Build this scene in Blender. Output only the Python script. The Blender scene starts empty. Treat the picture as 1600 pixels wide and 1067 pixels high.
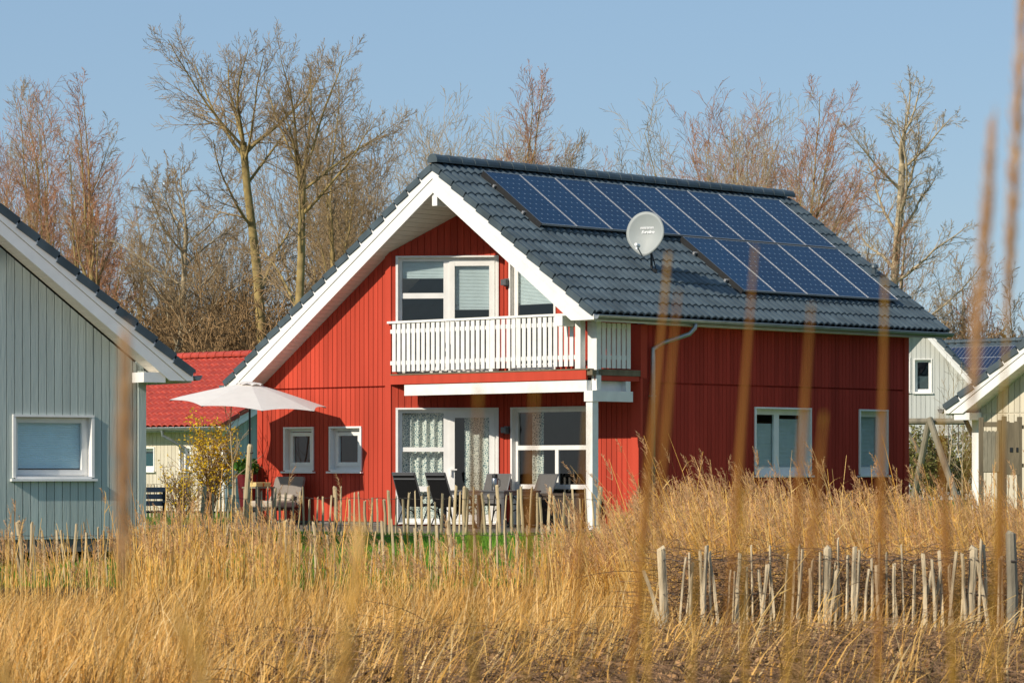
import bpy, bmesh, math, random
import numpy as np
from mathutils import Vector, Matrix

random.seed(7)
SC = bpy.context.scene
COL = SC.collection
PI = math.pi

# ------------------------------------------------------------------ geometry constants
F_PX, HX, HY, CZ = 4915.0, 800.0, 732.0, 1.2       # focal length in photo pixels, principal point, camera height
TH = math.atan2(.723, .691)                        # every house of the settlement is turned by the same angle
U = (math.cos(TH), math.sin(TH)); V = (-U[1], U[0])

def at(px, Y):                                     # where a photo column stands at depth Y
    return (px - HX) / F_PX * Y
def zat(py, Y):
    return CZ + (HY - py) * Y / F_PX
def ground_z(y):
    k = [(-60, -.75), (22, -.8), (30, -.68), (36, -.62), (45, -.52), (54.5, 0.0), (1200, 0.0)]
    for (y0, z0), (y1, z1) in zip(k, k[1:]):
        if y <= y1:
            t = max(0, (y - y0) / (y1 - y0)); return z0 + (z1 - z0) * t
    return 0.0

# ------------------------------------------------------------------ materials
def M(name, col, rough=.6, var=.12, scale=6.0, bump=0.0, bscale=60.0, metal=0.0, island=0.0, spec=.4, stretch=None, trans=0.0):
    m = bpy.data.materials.new(name); m.use_nodes = True
    nt = m.node_tree; N = nt.nodes; L = nt.links
    b = N['Principled BSDF']; b.inputs['Roughness'].default_value = rough; b.inputs['Metallic'].default_value = metal
    b.inputs['Specular IOR Level'].default_value = spec
    tc = N.new('ShaderNodeTexCoord'); src = tc.outputs['Object']
    if stretch:
        mp = N.new('ShaderNodeMapping'); mp.inputs['Scale'].default_value = stretch; L.new(src, mp.inputs[0]); src = mp.outputs[0]
    no = N.new('ShaderNodeTexNoise'); no.inputs['Scale'].default_value = scale; no.inputs['Detail'].default_value = 5; L.new(src, no.inputs['Vector'])
    mr = N.new('ShaderNodeMapRange'); mr.inputs[1].default_value = .3; mr.inputs[2].default_value = .7
    mr.inputs[3].default_value = 1 - var; mr.inputs[4].default_value = 1 + var; L.new(no.outputs['Fac'], mr.inputs[0])
    fac = mr.outputs[0]
    if island:
        ge = N.new('ShaderNodeNewGeometry'); m2 = N.new('ShaderNodeMapRange')
        m2.inputs[3].default_value = 1 - island; m2.inputs[4].default_value = 1 + island
        L.new(ge.outputs['Random Per Island'], m2.inputs[0])
        mu = N.new('ShaderNodeMath'); mu.operation = 'MULTIPLY'; L.new(fac, mu.inputs[0]); L.new(m2.outputs[0], mu.inputs[1]); fac = mu.outputs[0]
    vm = N.new('ShaderNodeVectorMath'); vm.operation = 'SCALE'; vm.inputs[0].default_value = col; L.new(fac, vm.inputs['Scale'])
    L.new(vm.outputs[0], b.inputs['Base Color'])
    if bump:
        n2 = N.new('ShaderNodeTexNoise'); n2.inputs['Scale'].default_value = bscale; n2.inputs['Detail'].default_value = 4; L.new(src, n2.inputs['Vector'])
        bp = N.new('ShaderNodeBump'); bp.inputs['Strength'].default_value = bump; bp.inputs['Distance'].default_value = .02
        L.new(n2.outputs['Fac'], bp.inputs['Height']); L.new(bp.outputs[0], b.inputs['Normal'])
    if trans:
        t = N.new('ShaderNodeBsdfTranslucent'); L.new(vm.outputs[0], t.inputs[0])
        mx = N.new('ShaderNodeMixShader'); mx.inputs[0].default_value = trans
        L.new(b.outputs[0], mx.inputs[1]); L.new(t.outputs[0], mx.inputs[2]); L.new(mx.outputs[0], N['Material Output'].inputs[0])
    return m

def ramp_grass(name, cols, rough=.6, trans=.25):    # every blade its own tone out of a ramp
    m = bpy.data.materials.new(name); m.use_nodes = True
    nt = m.node_tree; N = nt.nodes; L = nt.links
    b = N['Principled BSDF']; b.inputs['Roughness'].default_value = rough; b.inputs['Specular IOR Level'].default_value = .25
    ge = N.new('ShaderNodeNewGeometry'); cr = N.new('ShaderNodeValToRGB')
    e = cr.color_ramp.elements
    while len(e) < len(cols): e.new(.5)
    for i, c in enumerate(cols):
        e[i].position = i / (len(cols) - 1); e[i].color = (*c, 1)
    tc = N.new('ShaderNodeTexCoord'); no = N.new('ShaderNodeTexNoise'); no.inputs['Scale'].default_value = 1.4; no.inputs['Detail'].default_value = 6
    L.new(tc.outputs['Object'], no.inputs['Vector'])
    mr = N.new('ShaderNodeMapRange'); mr.inputs[1].default_value = .3; mr.inputs[2].default_value = .7; mr.inputs[3].default_value = .60; mr.inputs[4].default_value = 1.15
    L.new(no.outputs['Fac'], mr.inputs[0])
    L.new(ge.outputs['Random Per Island'], cr.inputs[0])
    vm = N.new('ShaderNodeVectorMath'); vm.operation = 'SCALE'; L.new(cr.outputs[0], vm.inputs[0]); L.new(mr.outputs[0], vm.inputs['Scale'])
    L.new(vm.outputs[0], b.inputs['Base Color'])
    t = N.new('ShaderNodeBsdfTranslucent'); L.new(vm.outputs[0], t.inputs[0])
    mx = N.new('ShaderNodeMixShader'); mx.inputs[0].default_value = trans
    L.new(b.outputs[0], mx.inputs[1]); L.new(t.outputs[0], mx.inputs[2]); L.new(mx.outputs[0], N['Material Output'].inputs[0])
    return m

def glass_mat(name, tint=(.88, .93, .95), refl=1.0):
    m = bpy.data.materials.new(name); m.use_nodes = True
    nt = m.node_tree; N = nt.nodes; L = nt.links; N.remove(N['Principled BSDF'])
    tr = N.new('ShaderNodeBsdfTransparent'); tr.inputs[0].default_value = (*tint, 1)
    gl = N.new('ShaderNodeBsdfGlossy'); gl.inputs['Roughness'].default_value = .015
    tc = N.new('ShaderNodeTexCoord'); no = N.new('ShaderNodeTexNoise'); no.inputs['Scale'].default_value = 1.3; L.new(tc.outputs['Object'], no.inputs['Vector'])
    bp = N.new('ShaderNodeBump'); bp.inputs['Strength'].default_value = .06; bp.inputs['Distance'].default_value = .05
    L.new(no.outputs['Fac'], bp.inputs['Height']); L.new(bp.outputs[0], gl.inputs['Normal'])
    fr = N.new('ShaderNodeLayerWeight'); fr.inputs[0].default_value = .5     # the same from both faces of the pane
    pw = N.new('ShaderNodeMath'); pw.operation = 'POWER'; pw.inputs[1].default_value = 4.0; L.new(fr.outputs['Facing'], pw.inputs[0])
    mu = N.new('ShaderNodeMath'); mu.operation = 'MULTIPLY_ADD'; mu.inputs[1].default_value = .85; mu.inputs[2].default_value = .075 * refl; mu.use_clamp = True; L.new(pw.outputs[0], mu.inputs[0])
    mx = N.new('ShaderNodeMixShader'); L.new(mu.outputs[0], mx.inputs[0]); L.new(tr.outputs[0], mx.inputs[1]); L.new(gl.outputs[0], mx.inputs[2])
    L.new(mx.outputs[0], N['Material Output'].inputs[0])
    return m

def curtain_mat():
    m = M('spotted curtain', (.55, .55, .47), .8, 0)
    nt = m.node_tree; N = nt.nodes; L = nt.links; b = N['Principled BSDF']
    tc = N.new('ShaderNodeTexCoord'); vo = N.new('ShaderNodeTexVoronoi'); vo.feature = 'DISTANCE_TO_EDGE'; vo.inputs['Scale'].default_value = 24
    L.new(tc.outputs['Object'], vo.inputs['Vector'])
    st = N.new('ShaderNodeMath'); st.operation = 'GREATER_THAN'; st.inputs[1].default_value = .16; L.new(vo.outputs['Distance'], st.inputs[0])
    mx = N.new('ShaderNodeMix'); mx.data_type = 'RGBA'; mx.inputs[6].default_value = (.80, .78, .66, 1); mx.inputs[7].default_value = (.07, .17, .18, 1)
    L.new(st.outputs[0], mx.inputs[0]); L.new(mx.outputs[2], b.inputs['Base Color'])
    return m

def solar_mat():
    m = bpy.data.materials.new('solar cells'); m.use_nodes = True
    nt = m.node_tree; N = nt.nodes; L = nt.links; b = N['Principled BSDF']
    b.inputs['Roughness'].default_value = .2; b.inputs['Specular IOR Level'].default_value = .12
    uv = N.new('ShaderNodeTexCoord'); sp = N.new('ShaderNodeSeparateXYZ'); L.new(uv.outputs['UV'], sp.inputs[0])
    def line(sock, n, w):                            # 1 where a line between cells runs
        a = N.new('ShaderNodeMath'); a.operation = 'MULTIPLY'; a.inputs[1].default_value = n; L.new(sock, a.inputs[0])
        f = N.new('ShaderNodeMath'); f.operation = 'FRACT'; L.new(a.outputs[0], f.inputs[0])
        s = N.new('ShaderNodeMath'); s.operation = 'SUBTRACT'; s.inputs[1].default_value = .5; L.new(f.outputs[0], s.inputs[0])
        ab = N.new('ShaderNodeMath'); ab.operation = 'ABSOLUTE'; L.new(s.outputs[0], ab.inputs[0])
        return ab.outputs[0]
    dx = line(sp.outputs['X'], 6, 0); dy = line(sp.outputs['Y'], 10, 0)
    def gt(s, v):
        g = N.new('ShaderNodeMath'); g.operation = 'GREATER_THAN'; g.inputs[1].default_value = v; L.new(s, g.inputs[0]); return g.outputs[0]
    def op(o, a, c):
        g = N.new('ShaderNodeMath'); g.operation = o; L.new(a, g.inputs[0]); L.new(c, g.inputs[1]); return g.outputs[0]
    grid = op('MAXIMUM', gt(dx, .475), gt(dy, .482))
    corner = gt(op('ADD', dx, dy), .88)              # the clipped corners of the cells show as pale diamonds
    bus = line(sp.outputs['X'], 18, 0)
    mix1 = N.new('ShaderNodeMix'); mix1.data_type = 'RGBA'; mix1.inputs[6].default_value = (.003, .018, .056, 1); mix1.inputs[7].default_value = (.006, .038, .10, 1)
    no = N.new('ShaderNodeTexNoise'); no.inputs['Scale'].default_value = 9; L.new(uv.outputs['UV'], no.inputs['Vector'])
    mrr = N.new('ShaderNodeMapRange'); mrr.inputs[1].default_value = .35; mrr.inputs[2].default_value = .65; mrr.inputs[4].default_value = .35; L.new(no.outputs['Fac'], mrr.inputs[0])
    oi = N.new('ShaderNodeObjectInfo'); am = N.new('ShaderNodeMath'); am.operation = 'MULTIPLY_ADD'; am.inputs[1].default_value = .55; L.new(oi.outputs['Random'], am.inputs[0]); L.new(mrr.outputs[0], am.inputs[2])
    L.new(am.outputs[0], mix1.inputs[0])
    mixb = N.new('ShaderNodeMix'); mixb.data_type = 'RGBA'; L.new(gt(bus, .47), mixb.inputs[0]); L.new(mix1.outputs[2], mixb.inputs[6]); mixb.inputs[7].default_value = (.012, .045, .10, 1)
    mix2 = N.new('ShaderNodeMix'); mix2.data_type = 'RGBA'; L.new(grid, mix2.inputs[0]); L.new(mixb.outputs[2], mix2.inputs[6]); mix2.inputs[7].default_value = (.022, .065, .13, 1)
    mix3 = N.new('ShaderNodeMix'); mix3.data_type = 'RGBA'; L.new(corner, mix3.inputs[0]); L.new(mix2.outputs[2], mix3.inputs[6]); mix3.inputs[7].default_value = (.20, .27, .34, 1)
    L.new(mix3.outputs[2], b.inputs['Base Color'])
    return m

def ground_mat():
    m = bpy.data.materials.new('ground soil and turf'); m.use_nodes = True
    nt = m.node_tree; N = nt.nodes; L = nt.links; b = N['Principled BSDF']; b.inputs['Roughness'].default_value = .95; b.inputs['Specular IOR Level'].default_value = .1
    tc = N.new('ShaderNodeTexCoord'); sp = N.new('ShaderNodeSeparateXYZ'); L.new(tc.outputs['Object'], sp.inputs[0])
    no = N.new('ShaderNodeTexNoise'); no.inputs['Scale'].default_value = 1.2; no.inputs['Detail'].default_value = 8; L.new(tc.outputs['Object'], no.inputs['Vector'])
    fine = N.new('ShaderNodeTexNoise'); fine.inputs['Scale'].default_value = 22; fine.inputs['Detail'].default_value = 6; L.new(tc.outputs['Object'], fine.inputs['Vector'])
    cr = N.new('ShaderNodeValToRGB'); cr.color_ramp.elements[0].color = (.035, .024, .012, 1); cr.color_ramp.elements[1].color = (.17, .11, .05, 1)
    cr.color_ramp.elements[0].position = .3; cr.color_ramp.elements[1].position = .75; L.new(fine.outputs['Fac'], cr.inputs[0])
    cg = N.new('ShaderNodeValToRGB'); cg.color_ramp.elements[0].color = (.03, .08, .006, 1); cg.color_ramp.elements[1].color = (.11, .21, .02, 1)
    cg.color_ramp.elements[0].position = .3; cg.color_ramp.elements[1].position = .7; L.new(fine.outputs['Fac'], cg.inputs[0])
    ad = N.new('ShaderNodeMath'); ad.operation = 'MULTIPLY_ADD'; ad.inputs[1].default_value = 3.0; L.new(no.outputs['Fac'], ad.inputs[0]); L.new(sp.outputs['Y'], ad.inputs[2])
    mr = N.new('ShaderNodeMapRange'); mr.inputs[1].default_value = 47; mr.inputs[2].default_value = 49; L.new(ad.outputs[0], mr.inputs[0])
    mx = N.new('ShaderNodeMix'); mx.data_type = 'RGBA'; L.new(mr.outputs[0], mx.inputs[0]); L.new(cr.outputs[0], mx.inputs[6]); L.new(cg.outputs[0], mx.inputs[7])
    L.new(mx.outputs[2], b.inputs['Base Color'])
    bp = N.new('ShaderNodeBump'); bp.inputs['Strength'].default_value = .6; bp.inputs['Distance'].default_value = .05; L.new(fine.outputs['Fac'], bp.inputs['Height']); L.new(bp.outputs[0], b.inputs['Normal'])
    return m

WS = (1, 1, .08)
MT = dict(
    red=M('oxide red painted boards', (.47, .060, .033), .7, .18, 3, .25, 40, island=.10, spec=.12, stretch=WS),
    redshade=M('oxide red boards, shaded side', (.40, .044, .028), .75, .2, 3, .25, 40, island=.10, spec=.1, stretch=WS),  # same paint as red, the side wall's shade put into a darker colour
    redtrim=M('oxide red painted trim', (.49, .063, .035), .65, .08, 5, spec=.12, stretch=WS),
    blue=M('blue grey painted boards', (.44, .50, .465), .7, .10, 5, .25, 40, island=.07, spec=.15, stretch=WS),
    cream=M('cream painted boards', (.60, .54, .42), .65, .08, 8, .2, 40, island=.05, stretch=WS),
    grey=M('pale grey painted boards', (.52, .53, .50), .65, .08, 8, .2, 40, island=.05, stretch=WS),
    white=M('white gloss paint', (.80, .79, .76), .38, .05, 4),
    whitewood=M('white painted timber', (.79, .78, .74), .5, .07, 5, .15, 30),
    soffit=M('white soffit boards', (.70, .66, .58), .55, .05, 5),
    tile=M('anthracite glazed roof tile', (.058, .080, .093), .45, .34, 2.2, .12, 90, spec=.5),
    redtile=M('red clay roof tile', (.40, .050, .028), .5, .22, 5, .12, 90),
    zinc=M('weathered zinc', (.36, .38, .39), .42, .15, 6, metal=.75),
    darkzinc=M('grey coated gutter', (.20, .22, .23), .45, .1, 6, metal=.4),
    plinth=M('grey concrete plinth', (.16, .15, .14), .9, .2, 10, .4, 60),
    black=M('black coated metal', (.018, .019, .02), .45, .1, 10),
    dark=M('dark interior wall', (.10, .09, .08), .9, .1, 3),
    floor=M('interior floor', (.16, .12, .09), .8, .1, 3),
    blind=M('pleated blind fabric', (.74, .82, .80), .8, .04, 6, trans=.25),
    blindblue=M('pale blue pleated blind', (.70, .90, .95), .8, .04, 6, trans=.1),
    teal=M('turquoise roller blind', (.02, .40, .42), .7, .05, 6),
    alu=M('aluminium frame', (.46, .47, .48), .35, .05, 8, metal=.6),
    dish=M('grey powder coated dish', (.31, .34, .33), .5, .03, 6),
    letter=M('white printed lettering', (.85, .86, .86), .5, 0, 4),
    canopy=M('ivory parasol fabric', (.84, .79, .74), .85, .03, 5, trans=.2),
    sling=M('charcoal textile sling', (.012, .012, .013), .9, .15, 40, spec=.1),
    greysling=M('grey textile sling', (.11, .105, .10), .85, .1, 40),
    cushion=M('beige seat cushion', (.42, .36, .29), .9, .1, 12),
    taupe=M('taupe shell fabric', (.22, .19, .165), .85, .06, 12),
    chestnut=M('weathered split chestnut', (.50, .39, .23), .85, .35, 7, .5, 35, island=.25, stretch=(1, 1, .2)),
    paling=M('pale weathered split palings', (.53, .43, .28), .9, .5, 9, .9, 40, island=.45, stretch=(1, 1, .2)),  # weathered tone, uneven along the grain and from paling to paling
    log=M('weathered timber log', (.24, .21, .15), .85, .3, 6, .5, 30, stretch=(1, 1, .3)),
    slat=M('weathered brown slats', (.17, .135, .085), .85, .25, 6, .4, 30, island=.15, stretch=(1, 1, .2)),
    wire=M('rusty wire', (.12, .10, .085), .6, .2, 30, metal=.5),
    deck=M('terrace paving', (.15, .13, .10), .9, .15, 4, .3, 40),
    bark=M('lichen covered bark', (.30, .22, .085), .95, .4, 3, .6, 14),
    barkgrey=M('pale grey bark', (.40, .32, .20), .95, .35, 3, .6, 14),
    twig=M('brown twigs', (.33, .23, .12), .9, .2, .6, island=.25),
    twigred=M('reddish budding twigs', (.40, .20, .105), .9, .2, .5, island=.3),
    twiggrey=M('pale buff twigs', (.40, .31, .19), .9, .2, .6, island=.25),
    thicket=M('brown thicket stems', (.27, .17, .078), .95, .3, .3, island=.35),
    bramble=M('dead bramble canes', (.22, .13, .07), .85, .3, 3, island=.6),
    forsyth=M('yellow forsythia blossom', (.82, .54, .015), .7, .25, 9, island=.3, trans=.3),
    leaf=M('fresh green leaf', (.06, .16, .02), .6, .3, 9, island=.3, trans=.3),
    hedge=M('olive hedge leaf', (.20, .19, .05), .7, .3, 5, island=.4, trans=.2),
    yellow=M('yellow bin lid', (.75, .48, .02), .45, .05, 5),
    binbody=M('black bin plastic', (.03, .03, .032), .5, .1, 6),
    pot=M('dark red glazed pot', (.12, .012, .018), .3, .1, 6),
    steel=M('brushed steel flask', (.30, .31, .32), .3, .05, 10, metal=.9),
    orange=M('orange plastic', (.55, .12, .02), .5, .05, 6),
    rattan=M('dark brown rattan', (.06, .042, .03), .7, .3, 40, .4, 60),
    lamp=M('grey metal lamp housing', (.13, .13, .135), .4, .05, 8, metal=.4),
)
MT['glass'] = glass_mat('window glass'); MT['glassdark'] = glass_mat('dark window glass', (.35, .4, .42), 1.6)
MT['curtain'] = curtain_mat(); MT['solar'] = solar_mat(); MT['ground'] = ground_mat()
MT['reed'] = ramp_grass('dry reed straw', [(.74, .37, .06), (.93, .56, .13), (.94, .67, .27), (.56, .26, .05)])
MT['drygrass'] = ramp_grass('dry matted grass', [(.26, .11, .028), (.92, .51, .12), (.96, .63, .22), (.78, .38, .07), (.97, .74, .38)])
MT['plume'] = ramp_grass('reed seed heads', [(.60, .34, .15), (.84, .55, .28), (.66, .36, .15)], trans=.35)
MT['lawn'] = ramp_grass('green lawn blades', [(.09, .24, .012), (.17, .36, .025), (.26, .40, .05)], trans=.3)
MT['stalk'] = ramp_grass('golden near reed', [(.38, .20, .016), (.46, .25, .025)], trans=.1)
MT['stalkred'] = ramp_grass('russet near reed head', [(.33, .135, .022), (.40, .17, .03)], trans=.2)

# ------------------------------------------------------------------ mesh builder and tags
def tag(o, label=None, cat=None, group=None, kind=None):
    if label: o['label'] = label
    if cat: o['category'] = cat
    if group: o['group'] = group
    if kind: o['kind'] = kind
    return o

def thing(name, label, cat, loc=(0, 0, 0), rz=0.0, group=None):
    o = bpy.data.objects.new(name, None); COL.objects.link(o); o.empty_display_size = .2
    o.location = loc; o.rotation_euler = (0, 0, rz)
    return tag(o, label, cat, group)

class Fr:                                            # a vertical wall plane: origin, direction along it, outward normal
    def __init__(s, o, d, n=None):
        s.o = Vector((o[0], o[1], 0)); l = math.hypot(*d); s.d = Vector((d[0] / l, d[1] / l, 0))
        s.n = Vector((n[0], n[1], 0)).normalized() if n else Vector((s.d.y, -s.d.x, 0))
    def p(s, t, z, off=0.0):
        q = s.o + s.d * t + s.n * off; return (q.x, q.y, z)

class MB:
    def __init__(s): s.v = []; s.f = []; s.uv = None
    def hexa(s, p):
        i = len(s.v); s.v += [tuple(q) for q in p]
        s.f += [tuple(i + k for k in q) for q in ((0, 3, 2, 1), (4, 5, 6, 7), (0, 1, 5, 4), (1, 2, 6, 5), (2, 3, 7, 6), (3, 0, 4, 7))]
    def box(s, x0, x1, y0, y1, z0, z1):
        s.hexa([(x0, y0, z0), (x1, y0, z0), (x1, y1, z0), (x0, y1, z0), (x0, y0, z1), (x1, y0, z1), (x1, y1, z1), (x0, y1, z1)])
    def fbox(s, F, s0, s1, z0, z1, o0, o1, z1b=None, z0b=None):
        a = z1; b = z1 if z1b is None else z1b; c = z0; d = z0 if z0b is None else z0b
        s.hexa([F.p(s0, c, o0), F.p(s1, d, o0), F.p(s1, d, o1), F.p(s0, c, o1), F.p(s0, a, o0), F.p(s1, b, o0), F.p(s1, b, o1), F.p(s0, a, o1)])
    def quad(s, *p):
        i = len(s.v); s.v += [tuple(q) for q in p]; s.f.append(tuple(range(i, i + len(p))))
    def prism(s, top, bot):
        n = len(top); i = len(s.v); s.v += [tuple(q) for q in top] + [tuple(q) for q in bot]
        s.f.append(tuple(range(i, i + n))); s.f.append(tuple(range(i + 2 * n - 1, i + n - 1, -1)))
        for k in range(n):
            j = (k + 1) % n; s.f.append((i + k, i + n + k, i + n + j, i + j))
    def tube(s, pts, r, sides=8, caps=True):
        P = [Vector(p) for p in pts]; n = len(P); R = r if isinstance(r, (list, tuple)) else [r] * n
        i = len(s.v); e = None
        for k in range(n):
            t = (P[min(k + 1, n - 1)] - P[max(k - 1, 0)]).normalized()
            if e is None:
                e = t.cross(Vector((0, 0, 1)) if abs(t.z) < .9 else Vector((1, 0, 0))).normalized()
            else:
                e = (e - t * e.dot(t)).normalized()
            g = t.cross(e)
            for m in range(sides):
                a = 2 * PI * m / sides; q = P[k] + (e * math.cos(a) + g * math.sin(a)) * R[k]; s.v.append(tuple(q))
        for k in range(n - 1):
            for m in range(sides):
                m2 = (m + 1) % sides
                s.f.append((i + k * sides + m, i + k * sides + m2, i + (k + 1) * sides + m2, i + (k + 1) * sides + m))
        if caps:
            s.f.append(tuple(i + m for m in range(sides - 1, -1, -1))); s.f.append(tuple(i + (n - 1) * sides + m for m in range(sides)))
    def bar(s, p, q, w, h):                           # a square-section bar from p to q
        p = Vector(p); q = Vector(q); t = (q - p).normalized(); e = t.cross(Vector((0, 0, 1)))
        e = (e if e.length > .01 else Vector((1, 0, 0))).normalized(); g = e.cross(t)
        c = [(-w / 2, -h / 2), (w / 2, -h / 2), (w / 2, h / 2), (-w / 2, h / 2)]
        s.hexa([p + e * a + g * b for a, b in c] + [q + e * a + g * b for a, b in c])
    def lathe(s, prof, c=(0, 0, 0), sides=20, M_=None):
        i = len(s.v); n = len(prof)
        for r, z in prof:
            for m in range(sides):
                a = 2 * PI * m / sides; p = Vector((r * math.cos(a), r * math.sin(a), z))
                if M_: p = M_ @ p
                s.v.append(tuple(p + Vector(c)))
        for k in range(n - 1):
            for m in range(sides):
                m2 = (m + 1) % sides; s.f.append((i + k * sides + m, i + k * sides + m2, i + (k + 1) * sides + m2, i + (k + 1) * sides + m))
        s.f.append(tuple(i + m for m in range(sides - 1, -1, -1))); s.f.append(tuple(i + (n - 1) * sides + m for m in range(sides)))
    def build(s, name, mat, parent=None, smooth=False, recalc=True, bevel=0.0):
        me = bpy.data.meshes.new(name); me.from_pydata(s.v, [], s.f)
        if recalc:
            bm = bmesh.new(); bm.from_mesh(me); bmesh.ops.recalc_face_normals(bm, faces=bm.faces); bm.to_mesh(me); bm.free()
        me.materials.append(mat)
        if smooth: me.polygons.foreach_set('use_smooth', [True] * len(me.polygons))
        if s.uv:
            l = me.uv_layers.new(name='UVMap'); l.data.foreach_set('uv', [c for q in s.uv for c in q])
        o = bpy.data.objects.new(name, me); COL.objects.link(o); o.parent = parent
        if bevel:
            b = o.modifiers.new('edge', 'BEVEL'); b.width = bevel; b.segments = 2; b.limit_method = 'ANGLE'
        return o

def fast_obj(name, verts, faces, mat, parent=None, smooth=False):   # big meshes straight from numpy; faces is (n,3) or (n,4)
    me = bpy.data.meshes.new(name); nv, nf, k = len(verts), len(faces), faces.shape[1]
    me.vertices.add(nv); me.vertices.foreach_set('co', np.ascontiguousarray(verts, dtype=np.float32).ravel())
    me.loops.add(nf * k); me.loops.foreach_set('vertex_index', np.ascontiguousarray(faces, dtype=np.int32).ravel())
    me.polygons.add(nf); me.polygons.foreach_set('loop_start', np.arange(0, nf * k, k, dtype=np.int32))
    if smooth: me.polygons.foreach_set('use_smooth', np.ones(nf, dtype=bool))
    me.update(calc_edges=True); me.materials.append(mat)
    o = bpy.data.objects.new(name, me); COL.objects.link(o); o.parent = parent
    return o

# ------------------------------------------------------------------ building pieces
def spans(zb, zt, s, ops):
    out = [(zb, zt)]
    for a, b, c, d in ops:
        if a < s < b:
            nx = []
            for x, y in out:
                if d <= x or c >= y: nx.append((x, y)); continue
                if c > x: nx.append((x, c))
                if d < y: nx.append((d, y))
            out = nx
    return out

def siding(mb, F, s0, s1, zb, zt, ops=(), pitch=.135, gap=.013, t=.022, thick=.14, kinks=(), seam=None):
    ztf = zt if callable(zt) else (lambda s: zt)
    cuts = sorted({s0, s1, *[x for o in ops for x in o[:2] if s0 < x < s1], *[k for k in kinks if s0 < k < s1]})
    def fill(a, b, o0, o1):
        for x, y in spans(zb, 99, (a + b) / 2, ops):
            if y == 99:
                ya, yb = ztf(a), ztf(b)
                if min(ya, yb) <= x + .02: 
                    if max(ya, yb) <= x + .02: continue
                    ya, yb = max(ya, x + .01), max(yb, x + .01)
                mb.fbox(F, a, b, x, ya, o0, o1, z1b=yb)
            else: mb.fbox(F, a, b, x, y, o0, o1)
    for a, b in zip(cuts, cuts[1:]): fill(a, b, -thick, -t)
    n = int(math.ceil((s1 - s0) / pitch))
    for i in range(n):
        a = s0 + i * pitch + gap / 2; b = min(s0 + (i + 1) * pitch - gap / 2, s1)
        c = [a, *[x for x in cuts if a + .004 < x < b - .004], b]
        for p, q in zip(c, c[1:]):
            if q - p > .01: fill(p, q, -t + .001, 0.0)

def window(parent, F, s0, s1, z0, z1, mull=(), trans=(), leaf=(), fw=.07, rec=.11, sill=True, blinds=(), glass='glass', proud=.03, name='window'):
    m = MB(); c = .035
    m.fbox(F, s0 - .012, s0 + c, z0, z1, -rec - .05, proud); m.fbox(F, s1 - c, s1 + .012, z0, z1, -rec - .05, proud)
    m.fbox(F, s0 - .012, s1 + .012, z1 - .001, z1 + .035, -rec - .05, proud + .004); m.fbox(F, s0 + c, s1 - c, z0 - .02, z0 + .02, -rec - .05, proud - .004)
    a, b, lo, hi = s0 + c, s1 - c, z0 + .02, z1
    f0, f1 = -rec - .05, -rec
    m.fbox(F, a, a + fw, lo, hi, f0, f1); m.fbox(F, b - fw, b, lo, hi, f0, f1)
    m.fbox(F, a + fw, b - fw, hi - fw, hi, f0, f1 - .002); m.fbox(F, a + fw, b - fw, lo, lo + fw * 1.15, f0, f1 - .002)
    for s, w in mull: m.fbox(F, s - w / 2, s + w / 2, lo + fw, hi - fw, f0, f1 + .003)
    for z, p, q, h in trans: m.fbox(F, p, q, z - h / 2, z + h / 2, f0, f1 + .001)
    for p, q, x, y, w in leaf:
        g0, g1 = f0, f1 + .02
        m.fbox(F, p, p + w, x, y, g0, g1); m.fbox(F, q - w, q, x, y, g0, g1); m.fbox(F, p + w, q - w, y - w, y, g0, g1 - .002); m.fbox(F, p + w, q - w, x, x + w * 1.1, g0, g1 - .002)
    w = m.build(name, MT['white'], parent)
    g = MB(); g.quad(F.p(a, lo, f0 + .025), F.p(b, lo, f0 + .025), F.p(b, hi, f0 + .025), F.p(a, hi, f0 + .025)); g.build('pane', MT[glass], w, recalc=False)
    if sill:
        k = MB(); k.fbox(F, s0 - .05, s1 + .05, z0 - .055, z0 - .018, -.05, .075); k.build('sill', MT['white'], w)
    for p, q, x, y, mt in blinds:
        k = MB(); n = max(2, int((y - x) / .028)); off = f0 - .03
        for i in range(n):
            za, zc = x + (y - x) * i / n, x + (y - x) * (i + 1) / n; zm = (za + zc) / 2
            k.quad(F.p(p, za, off), F.p(q, za, off), F.p(q, zm, off + .012), F.p(p, zm, off + .012))
            k.quad(F.p(p, zm, off + .012), F.p(q, zm, off + .012), F.p(q, zc, off), F.p(p, zc, off))
        k.build('blind', MT[mt], w, recalc=False)
    return w

def tiles(name, mat, parent, a0, a1, slope, L, wave=.2, row=.42, amp=.062, lip=.03, cols=8):
    """slope(a, s, h) -> local point; s runs up the slope from the eave, h stands off it"""
    nw = max(1, round((a1 - a0) / wave)); ns = nw * cols + 1
    A = np.linspace(a0, a1, ns); ph = (A - a0) / (a1 - a0) * nw
    H = amp * np.abs(np.sin(PI * ph)) ** .85
    rows = int(math.ceil(L / row)); v = []; f = []
    for r in range(rows):
        s0 = r * row; s1 = min(L, s0 + row + .02); off = lip
        base = len(v)
        js = [random.uniform(-.002, .002) for _ in range(nw + 1)]
        for k, (s, up) in enumerate(((s0, -.012), (s0, off), (s0 + .02, off + .002), (s1, 0.0))):
            for i in range(ns):
                h = H[i] + up + js[min(int(ph[i]), nw)]
                if k == 0: h = H[i] * .9 + off - .035
                v.append(slope(A[i], s, h))
        for k in range(3):
            for i in range(ns - 1):
                p = base + k * ns + i; f.append((p, p + 1, p + ns + 1, p + ns))
    return fast_obj(name, np.array(v), np.array(f), mat, parent, smooth=False)

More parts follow.
